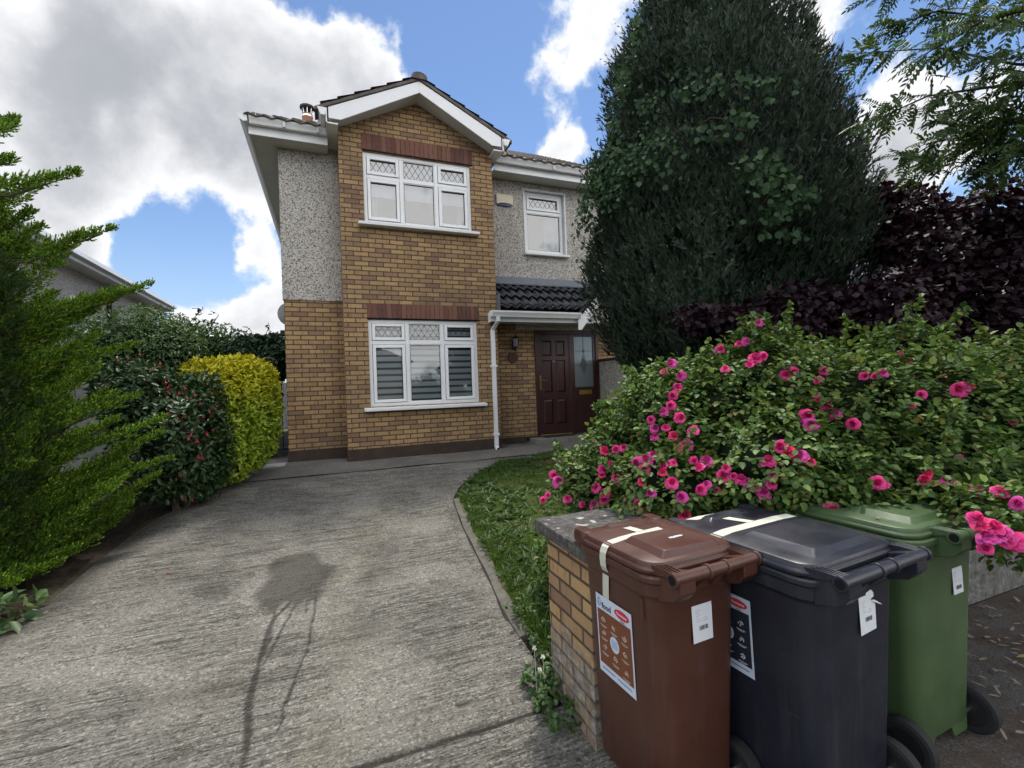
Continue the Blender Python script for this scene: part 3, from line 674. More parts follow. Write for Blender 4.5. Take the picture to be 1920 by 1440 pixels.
# porch
ps = math.atan2(.62, .66)
por = tiled((XB+.02, YM, 1.97), (1, 0, 0), (0, -math.cos(ps), -math.sin(ps)), .88, 2.3, M_SLATE, 'porch_roof', gauge=.27, wave=.165, amp=.024, res=.012, step=.055)
MB().prism([(XB+.02, YM-.02, 2.06), (XB+.02, YM-.16, 1.90), (XB+.02, YM-.165, 1.92), (XB+.02, YM-.026, 2.075)], (2.3, 0, 0)).build('flashing', M_LEAD, house)
MB().box(XB+.004, XB+.016, 7.46, YM, 1.3, 1.62).build('flashing', M_LEAD, house)
def gsec(x, y=7.42, z=1.2): return [(x, y, z+.01), (x, y-.03, z), (x, y-.085, z), (x, y-.1, z+.035), (x, y-.125, z+.075), (x, y-.125, z+.1), (x, y-.118, z+.1), (x, y-.09, z+.03), (x, y-.04, z+.02), (x, y-.004, z+.08)]
MB().prism(gsec(2.58), (1.7, 0, 0)).box(2.565, 2.58, 7.29, 7.42, 1.2, 1.3).box(4.28, 4.29, 7.29, 7.42, 1.2, 1.3).build('gutter', M_UPVC, house)
MB().box(2.6, 4.8, 7.42, 7.442, 1.13, 1.3).box(2.6, 2.62, 7.442, YB-.02, 1.13, 1.3).build('fascia', M_UPVC, house)
MB().box(2.63, 5.5, 7.442, YM-.05, 1.18, 1.2).build('soffit', M_FASCIA, house)
# porch gablet to the right
gx0, gzb = 4.98, 1.98
for sgn in (-1, 1):
    MB().prism([(gx0, 7.36, gzb), (gx0+sgn*.72, 7.36, gzb-.8), (gx0+sgn*.72, 7.36, gzb-.98), (gx0+sgn*.66, 7.36, gzb-.98), (gx0, 7.36, gzb-.2)], (0, .022, 0)).build('bargeboard', M_UPVC, house)
    an = math.atan2(.8, .72)
    tiled((gx0, 7.34, gzb+.05), (0, 1, 0), (sgn*math.cos(an), 0, -math.sin(an)), 1.1, .74, M_SLATE, 'porch_roof', gauge=.27, wave=.165, amp=.02, res=.03)
MB().prism([(gx0, 7.4, gzb-.2), (gx0-.6, 7.4, gzb-.8), (gx0+.6, 7.4, gzb-.8)], (0, .02, 0)).build('gablet_panel', M_PEB, house)
# downpipe in front of the bay
dp = MB(); xd, yd = 2.665, YB-.045
def sq(p, s=.033): return [(p[0]-s, p[1]-s, p[2]), (p[0]+s, p[1]-s, p[2]), (p[0]+s, p[1]+s, p[2]), (p[0]-s, p[1]+s, p[2])]
dp.loft([sq((xd+.03, 7.36, 1.2)), sq((xd+.03, 7.36, 1.12)), sq((xd, yd, 1.0)), sq((xd, yd, -1.02)), sq((xd, yd-.05, -1.07))])
d_ = dp.build('downpipe', M_UPVC, house, bevel=.006); sub(d_, house)
for z in (.35, -.83): MB().box(xd-.05, xd+.05, yd-.042, YB-.001, z, z+.04).build('pipe_clip', M_UPVC, d_)
MB().box(xd-.02, xd+.02, yd-.088, yd-.083, -1.07, -1.035).build('pipe_outlet', M_DARK, d_)

# front door with side light
DY = YM+.01
df = MB(); t = .06
df.box(3.69, 3.75, DY-.03, DY+.06, -.96, 1.075); df.box(5.04, 5.1, DY-.03, DY+.06, -.96, 1.075); df.box(3.75, 5.04, DY-.03, DY+.06, 1.0, 1.075); df.box(4.435, 4.51, DY-.03, DY+.06, -1.0, 1.0)
door = df.build('door_frame', M_MAHOG, house, bevel=.006); sub(door, house)
dl = MB(); X0, X1, Z0, Z1 = 3.755, 4.43, -.93, .995
px_ = [(X0+.09, X0+.295), (X0+.385, X1-.09)]; pz_ = [(Z1-.42, Z1-.12), (Z1-1.13, Z1-.5), (Z0+.18, Z0+.66)]
cut = [(a, b, c, d) for (a, b) in px_ for (c, d) in pz_]
wall_y(dl, X0, X1, Z0, Z1, DY-.012, cut, .02)
for (a, b, c, d) in cut:
    i_ = .035
    dl.poly([(a, DY+.008, c), (b, DY+.008, c), (b-i_, DY-.008, c+i_), (a+i_, DY-.008, c+i_)]); dl.poly([(b, DY+.008, c), (b, DY+.008, d), (b-i_, DY-.008, d-i_), (b-i_, DY-.008, c+i_)])
    dl.poly([(b, DY+.008, d), (a, DY+.008, d), (a+i_, DY-.008, d-i_), (b-i_, DY-.008, d-i_)]); dl.poly([(a, DY+.008, d), (a, DY+.008, c), (a+i_, DY-.008, c+i_), (a+i_, DY-.008, d-i_)])
    dl.poly([(a+i_, DY-.008, c+i_), (b-i_, DY-.008, c+i_), (b-i_, DY-.008, d-i_), (a+i_, DY-.008, d-i_)])
leaf = dl.build('door', M_MAHOG, house); sub(leaf, house)
hd = MB(); hd.box(3.775, 3.81, DY-.02, DY-.011, -.08, .2); hd.tube([(3.79, DY-.02, .105), (3.79, DY-.06, .105), (3.81, DY-.065, .105), (3.91, DY-.06, .1)], .009, 8)
hd.build('handle', M_BRASS, leaf)
MB().tube([(4.09, DY-.02, .47), (4.09, DY-.01, .47)], .013, 10).build('door_viewer', M_BRASS, leaf)
MB().box(3.75, 4.435, DY-.06, DY-.012, -.965, -.94).build('threshold', M_BRASS, house, bevel=.004)
sp = MB(); wall_y(sp, 4.51, 5.04, -.93, 1.0, DY-.012, [(4.555, 4.985, -.05, .955)], .02); sp.box(4.58, 4.96, DY-.024, DY-.0121, -.82, -.3)
slp = sp.build('side_panel', M_MAHOG, house, bevel=.003); sub(slp, house)
MB().poly([(4.555, DY+.002, -.05), (4.985, DY+.002, -.05), (4.985, DY+.002, .955), (4.555, DY+.002, .955)]).build('pane', M_OBS, slp)
pl_ = MB(); cx_ = 4.77; yl = DY-.002
def strip(a, b, w_=.011):
    a, b = Vector((a[0], yl, a[1])), Vector((b[0], yl, b[1])); n_ = Vector((-(b-a).z, 0, (b-a).x)).normalized()*w_*.5; pl_.poly([a-n_, b-n_, b+n_, a+n_])
strip((cx_, .955), (cx_, .66)); strip((4.555, .67), (4.985, .67)); strip((4.555, .38), (4.985, .38))
for sgn in (-1, 1):
    pts = [(cx_+sgn*(.01+.085*k/6*(1 if k else 0)), .6-.22*math.sin(k/6*math.pi/2)) for k in range(7)]
    for a, b in zip(pts[:-1], pts[1:]): strip(a, b)
    pts = [(cx_+sgn*(.1-.1*(k/6)), .38-.17*(k/6)**1.3) for k in range(7)]
    for a, b in zip(pts[:-1], pts[1:]): strip(a, b)
for (zc, hw, hh) in ((.67, .03, .05), (.4, .075, .15)): pl_.poly([(cx_-hw, yl-.001, zc), (cx_, yl-.001, zc-hh), (cx_+hw, yl-.001, zc), (cx_, yl-.001, zc+hh)])
pl_.build('leading', M_LATT, slp)
MB().box(4.63, 4.92, DY-.032, DY-.0245, -.2, -.11).box(4.65, 4.9, DY-.036, DY-.0325, -.185, -.125).build('letterbox', M_BRASS, slp, bevel=.002)
MB().box(3.5, 5.06, 7.74, YM-.04, -1.1, -.975).build('doorstep', M_CONC, house, bevel=.012)
mt_ = MB(); mt_.box(3.75, 4.38, 7.78, 8.02, -.974, -.958); o = mt_.build('doormat', m_plain('mat_rubber', (.045, .05, .055), .9, .2, .4, 60, bs=.6), bevel=.004); tag(o, 'dark grey doormat lying on the concrete front step', 'doormat')

# fittings on the walls
t = thing('wall_lantern', (3.26, YM-.01, .8), 'black lantern lamp on the brick beside the front door', 'lamp')
lm = MB(); lm.box(3.22, 3.3, YM-.02, YM-.002, .7, .86); lm.tube([(3.26, YM-.02, .72), (3.26, YM-.08, .68), (3.26, YM-.11, .73)], .009, 8); lm.build('bracket', M_BLACK, t)
lm = MB(); lm.tube([(3.26, YM-.11, .73), (3.26, YM-.11, .75)], [.03, .05], 8); lm.tube([(3.26, YM-.11, .9), (3.26, YM-.11, .96)], [.075, .015], 8)
for k in range(6): a = k*math.pi/3; lm.tube([(3.26+.045*math.cos(a), YM-.11+.045*math.sin(a), .75), (3.26+.065*math.cos(a), YM-.11+.065*math.sin(a), .9)], .005, 5)
lm.build('cage', M_BLACK, t)
MB().tube([(3.26, YM-.11, .752), (3.26, YM-.11, .898)], [.04, .058], 12).build('lamp_glass', m_plain('lamp_glass', (.35, .36, .36), .1, .7), t)
o = MB().tube([(3.235, YM-.025, .55), (3.235, YM-.004, .55)], .1, 20).build('house_plaque', m_plain('plaque_wood', (.075, .03, .022), .6, .3, .3, 20), auto=40); tag(o, 'round dark red plaque on the brick below the lantern', 'plaque')
al = MB(); al.prism([(3.0, YM-.06, 3.42), (3.08, YM-.06, 3.445), (3.165, YM-.06, 3.452), (3.25, YM-.06, 3.445), (3.33, YM-.06, 3.42), (3.335, YM-.06, 3.62), (2.995, YM-.06, 3.62)], (0, .04, 0))
t = thing('alarm_box', (3.165, YM-.02, 3.5), 'cream burglar alarm box under the eaves on the pebbledash', 'alarm box'); al.build('cover', M_CREAM, t, bevel=.014)
MB().box(3.04, 3.29, YM-.055, YM-.018, 3.405, 3.43).build('strobe', m_plain('blue_lens', (.05, .06, .2), .2, .6), t)
t = thing('satellite_dish', (XL_-.1, 8.9, 1.2), 'pale grey satellite dish on the side wall seen edge on', 'satellite dish')
ds = MB(); c0 = Vector(aty(544, 590, 8.75)); ax = Vector((-.4, .7, .3)).normalized(); a1 = ax.orthogonal().normalized(); a2 = ax.cross(a1); rr_ = []
for k in range(6): q = .19*(k+.02)/5; rr_.append([c0+ax*(q*q*.9)+a1*q*math.cos(j*math.pi/12)+a2*q*math.sin(j*math.pi/12)*1.1 for j in range(24)])
ds.loft(rr_, cap1=False); ds.build('reflector', m_plain('dish_grey', (.55, .56, .57), .5, .3), t, smooth=True)
MB().tube([c0, (XL_-.02, c0.y+.1, c0.z-.1)], .02, 8).build('mount_arm', M_STEEL, t)
t = thing('security_light', (XL_-.05, 8.5, 1.1), 'small dark security lamp on the side wall below the satellite dish', 'lamp')
c1 = Vector(aty(532, 624, 8.5)); MB().box(c1.x-.05, c1.x+.03, c1.y-.05, c1.y+.03, c1.z-.05, c1.z+.04).build('lamp_head', M_BLACK, t, bevel=.015); MB().tube([c1, (XL_-.01, c1.y, c1.z+.02)], .012, 6).build('bracket', M_BLACK, t)

# ------------------------------------------------------------------ walls, gate, pillar
t = thing('divider_wall', (5.1, 6.8, -1.1), 'pebbledashed dividing wall running forward from the right of the front door', 'wall')
MB().box(5.12, 5.3, 4.6, YM-.02, -1.6, .45).build('pebbledash', M_PEB, t); MB().box(5.09, 5.33, 4.57, YM-.022, .452, .5).build('coping', m_plain('dark_coping', (.055, .05, .048), .85, .2, .4, 9, bs=.4), t, bevel=.006)
pc = np.array([1.29, 2.035])
t = thing('gate_pillar', (1.29, 2.03, -1.67), 'short ochre brick pillar with worn pale base and a stone coping slab beside the brown bin', 'pillar')
MB().box(1.07, 1.51, 1.83, 2.27, -1.72, -.792).build('brick_shaft', M_BRICKW, t, bevel=.004)
m, nt_, b = newmat('stone_coping', .92, .15); v = coord(nt_)
c = ramp(nt_, noise(nt_, v, 30, 8, .75), [(.3, (.025, .024, .022)), (.5, (.085, .08, .074)), (.68, (.17, .165, .155)), (.8, (.24, .235, .22))])
c = mixc(nt_, mrange(nt_, noise(nt_, v, 12, 2, .4), .66, .7, 0, .85), c, (.42, .41, .38)); setc(nt_, b, c); bump(nt_, b, noise(nt_, v, 45, 6, .7), .8, .012); M_COPE = m
MB().box(1.02, 1.56, 1.78, 2.32, -.79, -.725).build('coping', M_COPE, t, bevel=.008)
t = thing('front_wall', (4, 2.0, -1.67), 'low grey rendered front wall under the roses beside the green bin', 'wall')
m, nt_, b = newmat('grey_render', .95, .15); v = coord(nt_)
setc(nt_, b, ramp(nt_, noise(nt_, v, 14, 7, .7), [(.3, (.05, .05, .045)), (.55, (.15, .145, .135)), (.75, (.24, .235, .22))])); bump(nt_, b, noise(nt_, v, 30, 5), .7, .02); M_REND = m
MB().box(1.52, 12, 1.9, 2.12, -1.75, -1.16).build('rendered_wall', M_REND, t); MB().box(1.57, 12, 1.87, 2.15, -1.158, -1.1).build('coping', M_COPE, t, bevel=.01)
m, nt_, b = newmat('grey_block', .95, .15); v = coord(nt_); s_ = nd(nt_, 'SeparateXYZ', i0=v).node
bt = nt_.nodes.new('ShaderNodeTexBrick'); nt_.links.new(nd(nt_, 'CombineXYZ', X=mth(nt_, 'ADD', s_.outputs[0], s_.outputs[1]), Y=s_.outputs[2]), bt.inputs['Vector'])
bt.inputs['Scale'].default_value = 1; bt.inputs['Brick Width'].default_value = .45; bt.inputs['Row Height'].default_value = .225; bt.inputs['Mortar Size'].default_value = .012
bt.inputs['Color1'].default_value = (.15, .15, .145, 1); bt.inputs['Color2'].default_value = (.21, .21, .2, 1); bt.inputs['Mortar'].default_value = (.08, .08, .08, 1)
setc(nt_, b, mixc(nt_, .4, bt.outputs[0], noise(nt_, v, 20, 5), 'MULTIPLY')); M_BLOCK = m
o = MB().box(-1.62, -1.4, 9.4, 20, -1.2, .42).build('boundary_wall', M_BLOCK); tag(o, 'grey block garden wall seen through the iron side gate', 'wall')
o = MB().box(-6, -1.62, 9.4, 9.6, -1.2, .3).build('garden_wall', M_BLOCK); tag(o, 'grey block wall behind the hedge and left of the side gate', 'wall')
t = thing('iron_gate', (-1.0, 9.3, -1.07), 'black wrought iron side gate between the hedge and the house', 'gate')
gb = MB(); 
for x in np.linspace(-1.34, -.7, 7): gb.tube([(x, 9.3, -.98), (x, 9.3, .48)], .009, 6)
gb.build('bars', M_BLACK, t)
MB().box(-1.38, -.66, 9.28, 9.32, -.99, -.96).box(-1.38, -.66, 9.28, 9.32, .3, .33).box(-1.38, -1.35, 9.28, 9.32, -.96, .3).box(-.69, -.66, 9.28, 9.32, -.96, .3).build('gate_frame', M_BLACK, t)
gs_ = MB()
for x in np.linspace(-1.34, -.7, 7)[1::2]: gs_.loft([[(x+.003*a, 9.3+.003*b, z_) if False else (x+r_*a, 9.3+r_*b, z_) for a, b in ((1, 0), (0, 1), (-1, 0), (0, -1))] for r_, z_ in ((.006, -.05), (.045, 0), (.006, .05))])
gs_.build('diamond_knot', M_BLACK, t)
o = MB().box(-1.0, -.66, 7.72, 7.98, -1.075, -1.05).build('drain_cover', m_plain('pale_concrete', (.4, .4, .39), .9, .2, .2, 14)); tag(o, 'small pale concrete drain cover at the left foot of the house', 'drain cover')
# ------------------------------------------------------------------ wheelie bins
def m_bin(name, c, rough=.42):
    m, nt, b = newmat(name, rough, .45); v = coord(nt)
    k = noise(nt, v, 5, 5); sc = noise(nt, scalev(nt, v, (30, 8, 60)), 1, 5, .7)
    col = mixc(nt, k, tuple(.82*x for x in c), tuple(1.15*x for x in c))
    col = mixc(nt, mrange(nt, sc, .6, .72, 0, .3), col, tuple(min(1, x*1.4+.05) for x in c))
    drip = noise(nt, scalev(nt, v, (22, 22, 1.2)), 1, 5, .65)
    col = mixc(nt, mrange(nt, drip, .52, .72, 0, .35), col, tuple(x*.55+.035 for x in c))
    dust = noise(nt, v, 90, 3)
    col = mixc(nt, mrange(nt, dust, .66, .74, 0, .25), col, tuple(min(1, x+.07) for x in c))
    setc(nt, b, col); nt.links.new(mrange(nt, k, .3, .7, rough-.08, rough+.1), b.inputs['Roughness'])
    bump(nt, b, mth(nt, 'ADD', noise(nt, v, 260, 2), mth(nt, 'MULTIPLY', noise(nt, v, 3, 2), 3)), .12, .004); return m
M_WHITE = m_plain('paper_white', (.58, .6, .63), .6, .3, .03)
M_TAPE = m_plain('masking_tape', (.5, .51, .42), .65, .3, .08, 20)
M_TYRE = m_plain('rubber', (.02, .02, .021), .8, .3, .3, 30, bs=.3)
M_INK = m_plain('ink_grey', (.09, .09, .1), .8, .1)
M_FAINT = m_plain('faint_print', (.42, .43, .45), .8, .1)
M_REDINK = m_plain('red_print', (.5, .03, .05), .6, .3)
M_BLUEINK = m_plain('blue_print', (.12, .2, .42), .7, .2)
M_BRPRINT = m_plain('brown_print', (.16, .055, .025), .5, .3)
M_NAVYPRINT = m_plain('charcoal_print', (.02, .024, .035), .4, .4)
M_LBLUE = m_plain('label_white', (.5, .56, .64), .5, .35, .04)

def rr(w, d, r, z, yc, n=6, xc=0):
    pts = []
    for (sx, sy, a0) in ((1, -1, -math.pi/2), (1, 1, 0), (-1, 1, math.pi/2), (-1, -1, math.pi)):
        for k in range(n):
            a = a0+math.pi/2*k/(n-1); pts.append((xc+sx*(w/2-r)+r*math.cos(a), yc+sy*(d/2-r)+r*math.sin(a), z))
    return pts
def text(body, size, mat, M, parent, name='lettering', align='CENTER', bold=0.0, ext=.0004):
    cu_ = bpy.data.curves.new('t', 'FONT'); cu_.body = body; cu_.size = size; cu_.align_x = align; cu_.align_y = 'CENTER'; cu_.offset = bold; cu_.extrude = ext; cu_.resolution_u = 3
    o = bpy.data.objects.new('t', cu_); COL.objects.link(o); bpy.context.view_layer.update()
    me = bpy.data.meshes.new_from_object(o.evaluated_get(bpy.context.evaluated_depsgraph_get()))
    bpy.data.objects.remove(o); me.name = name; me.transform(M); me.materials.clear(); me.materials.append(mat)
    ob = bpy.data.objects.new(name, me); COL.objects.link(ob); ob.parent = parent; return ob
def frame_mat(o, ux, uy):                                        # local x, y axes on a surface, z outwards
    ux, uy = Vector(ux).normalized(), Vector(uy).normalized(); uz = ux.cross(uy)
    return Matrix(((ux.x, uy.x, uz.x, o[0]), (ux.y, uy.y, uz.y, o[1]), (ux.z, uy.z, uz.z, o[2]), (0, 0, 0, 1)))
T = Matrix.Translation

def make_bin(loc, W, D, H, mat, label, rz=0, hx=.2):
    t = thing('wheelie_bin', loc, label, 'wheelie bin', 'wheelie bins in front of the garden wall', rz); ROOT[t.name] = (0, 0, 0)
    Wb, Db = W*.80, D*.74
    yb0, yt0 = .07, .035
    sec = lambda s: (Wb+(W*.93-Wb)*s, Db+(D*.9-Db)*s, yb0+(yt0-yb0)*s)
    rings = []
    for s in (0, .02, .3, .6, .86):
        w, d, y0 = sec(s); e = .015 if s == 0 else 0
        rings.append(rr(w-e, d-e, .055+.02*s, .075+(H-.075)*s, y0+d/2))
    w, d, y0 = sec(1)
    Hh = H; H = H-.03
    rings += [rr(w, d, .075, H-.085, y0+d/2), rr(w+.012, d+.012, .078, H-.08, y0+d/2), rr(w+.016, d+.016, .08, H-.03, y0+d/2), rr(W, D*.97, .085, H-.026, .015+D*.485), rr(W, D*.97, .085, H-.004, .015+D*.485), rr(W-.012, D*.97-.012, .08, H, .015+D*.485)]
    b = MB().loft(rings)
    # rear feet either side of the axle, comb lip at the front, ribs
    for s in (-1, 1): b.prism([(s*Wb*.13, yb0+.004, .1), (s*Wb*.45, yb0+.004, .1), (s*Wb*.45, yb0+.004, .03), (s*Wb*.2, yb0+.004, .03)], (0, .16, 0))
    b.prism([(-W*.45, D*.97, H-.07), (-W*.45, D*.97+.055, H-.06), (-W*.45, D*.97+.055, H-.02), (-W*.45, D*.97, H-.008)], (W*.9, 0, 0))
    body = b.build('body', mat, t, auto=35, bevel=.004)
    w, d, y0 = sec(.8)
    if hx < .25: MB().box(-W*.465, -W*.445, y0+d*.12, y0+d*.16, H*.82, H*.9).build('side_rib', mat, t)
    # lid
    y0 = .03; Dl = D*.985-y0; Wl = W*.985; yc = y0+Dl/2; z = H+.004
    L = MB().loft([rr(Wl, Dl, .09, z, yc), rr(Wl+.006, Dl+.006, .092, z+.012, yc), rr(Wl, Dl, .09, z+.018, yc), rr(Wl-.012, Dl-.012, .085, z+.022, yc), rr(Wl-.018, Dl-.018, .082, z+.034, yc), rr(Wl-.026, Dl-.026, .078, z+.04, yc), rr(Wl-.04, Dl-.04, .072, z+.043, yc), rr(Wl-.2, Dl-.16, .05, z+.0465, yc)])
    zt = z+.046
    L.loft([rr(Wl*.68, D*.46, .012, zt-.008, D*.335, 3), rr(Wl*.55, D*.37, .012, zt+.022, D*.325, 3)], cap0=False)
    L.loft([rr(Wl*.5, Dl*.1, .01, zt-.004, yc+Dl*.37, 3), rr(Wl*.42, Dl*.07, .01, zt+.012, yc+Dl*.37, 3)], cap0=False)
    for s in (-1, 1): L.loft([rr(.07, .11, .033, z-.004, D*.985-.02, 5, s*Wl*.42), rr(.07, .11, .033, z+.03, D*.985-.02, 5, s*Wl*.42), rr(.055, .095, .026, z+.046, D*.985-.02, 5, s*Wl*.42)])
    for s in (-1, 1):                                               # fluted hinge arms back to the handle
        for q in (0, .014, .028, .042): L.prism([(s*(hx-.004-q)-.002, .075, H), (s*(hx-.004-q)-.002, .085, H+.036), (s*(hx-.004-q)-.002, .01, H+.042), (s*(hx-.004-q)-.002, -.045, H+.041), (s*(hx-.004-q)-.002, -.05, H+.028), (s*(hx-.004-q)-.002, .02, H+.01)], (.004, 0, 0))
    lid = L.build('lid', mat, t, auto=32, bevel=.003); ROOT[lid.name] = (0, 0, 0)
    # handle: bar with end bosses, collars and gussets
    H = Hh
    hb = MB(); hy, hz = -.045, H-.01
    hb.tube([(-hx, hy, hz), (hx, hy, hz)], .021, 16)
    for x in (-hx, -.045, .045, hx): hb.tube([(x-.007, hy, hz), (x+.007, hy, hz)], .0265, 16)
    for x in (-hx+.012, hx-.085): hb.prism([(x, hy-.018, hz), (x, hy+.01, hz+.018), (x, .05, hz-.01), (x, .05, hz-.11), (x, hy+.012, hz-.085), (x, hy-.018, hz-.05)], (.073, 0, 0))
    for x in (-.049, .041): hb.prism([(x, hy-.01, hz-.015), (x, .05, hz-.02), (x, .05, hz-.12)], (.008, 0, 0))
    han = hb.build('handle', mat, t, auto=40, bevel=.003); ROOT[han.name] = (0, 0, 0)
    ec = MB()
    for x, s in ((-hx-.0075, -1),): ec.disc((x, hy, hz), .017, .017, (0, 1, 0), (0, 0, 1))
    ec.build('handle_bore', M_DARK, han)
    # axle and wheels
    ax = MB().tube([(-W*.5, .085, .105), (W*.5, .085, .105)], .011, 10); ax.build('axle', M_STEEL, t, auto=40)
    for s in (-1, 1):
        x = s*(Wb*.5+.035); q = .025; rr_ = .103
        prof = [(-q, rr_-.012), (-q+.006, rr_), (q-.006, rr_), (q, rr_-.012), (q, .07), (-q, .07)]
        ty = MB(); n = 28
        ty.loft([[(x+a, .085+r_*math.cos(2*math.pi*k/n), .105+r_*math.sin(2*math.pi*k/n)) for k in range(n)] for a, r_ in prof+[prof[0]]], False, False)
        wh = ty.build('wheel', M_TYRE, t, auto=30); ROOT[wh.name] = (0, 0, 0)
        ri = MB().loft([[(x+a, .085+r_*math.cos(2*math.pi*k/n), .105+r_*math.sin(2*math.pi*k/n)) for k in range(n)] for a, r_ in ((-.022, .071), (-.01, .05), (-.02, .02), (.02, .02), (.01, .05), (.022, .071))])
        ri.build('rim', M_BLACK, wh, auto=30)
    return t, lid, sec, zt
ZS = -1.668
bins = {}
BW = dict(brown=(np.array([1.268, 1.327]), .475, .53, 1.0, R(3.5)), black=(np.array([1.78, 1.077]), .575, .70, 1.0, R(4.4)), green=(np.array([2.47, 1.145]), .55, .66, 1.0, R(2)))
HX = dict(brown=.205, black=.262, green=.125)
PL = dict(brown=m_bin('brown_plastic', (.062, .022, .014)), black=m_bin('black_plastic', (.0135, .0155, .024), .38), green=m_bin('green_plastic', (.05, .088, .034), .45))
LB = dict(brown='brown wheelie bin beside the brick pillar with a food leaflet taped to its side', black='black wheelie bin standing between the brown bin and the green bin', green='green wheelie bin half under the roses with fallen petals on its lid')
for k in BW:
    p, W_, D_, H_, rz = BW[k]; bins[k] = make_bin((p[0], p[1], ZS), W_, D_, H_, PL[k], LB[k], rz, HX[k])
bpy.context.view_layer.update()
def to_local(t, p): return t.matrix_world.inverted() @ Vector(p)

# paper labels with a barcode on the back of each bin
for key, qx, qz, torn in (('brown', .01, .78, 0), ('black', .045, .805, 1), ('green', .085, .755, 0)):
    t, lid, sec, zt = bins[key]; s_ = (qz-.075)/(1.0-.075); w, d, y0 = sec(s_)
    M = frame_mat((qx, y0-.0035, qz), (1, 0, 0), (0, .038, 1)); lb = MB(M)
    hw, hh = (.04, .068) if key == 'green' else (.05, .09)
    if torn: lb.poly([(-hw, -hh, 0), (hw, -hh+.004, 0), (hw+.003, .018, .001), (.02, .026, .002), (hw-.002, .032, 0), (hw-.006, hh+.012, 0), (-.012, hh-.022, 0), (-hw, hh-.02, 0)])
    else: lb.poly([(-hw, -hh, 0), (hw, -hh, 0), (hw+.001, hh*.3, .001), (hw, hh, 0), (-hw, hh, 0)])
    lb.poly([(-hw, hh-.03, .0004), (hw, hh-.03, .0004), (hw, hh-.031, .0004), (-hw, hh-.031, .0004)])
    o = lb.build('barcode_label', M_WHITE, t); ROOT[o.name] = (0, 0, 0)
    if torn:
        MB(M).poly([(.022, .023, .003), (hw+.004, .016, .003), (hw+.016, .004, .018), (hw+.004, .008, .012)]).build('torn_flap', M_WHITE, o)
    bc = MB(M); x = -.016
    r_ = random.Random(5)
    while x < .026: w_ = r_.choice((.0012, .002, .003)); bc.poly([(x, -.048, .0006), (x+w_, -.048, .0006), (x+w_, -.032, .0006), (x, -.032, .0006)]); x += w_+r_.choice((.001, .002))
    bc.build('barcode', M_INK, o)
    tl = MB(M)
    for i_, (a, b) in enumerate([(-.034, -.006), (-.032, -.016), (-.03, -.01), (-.03, -.018), (-.03, -.004), (.006, .026), (.004, .03)]):
        zz = .024-.0095*min(i_, 4) if i_ < 5 else -.008-.009*(i_-5)
        tl.poly([(a, zz, .0006), (b, zz, .0006), (b, zz+.0028, .0006), (a, zz+.0028, .0006)])
    tl.build('printed_lines', M_FAINT, o)

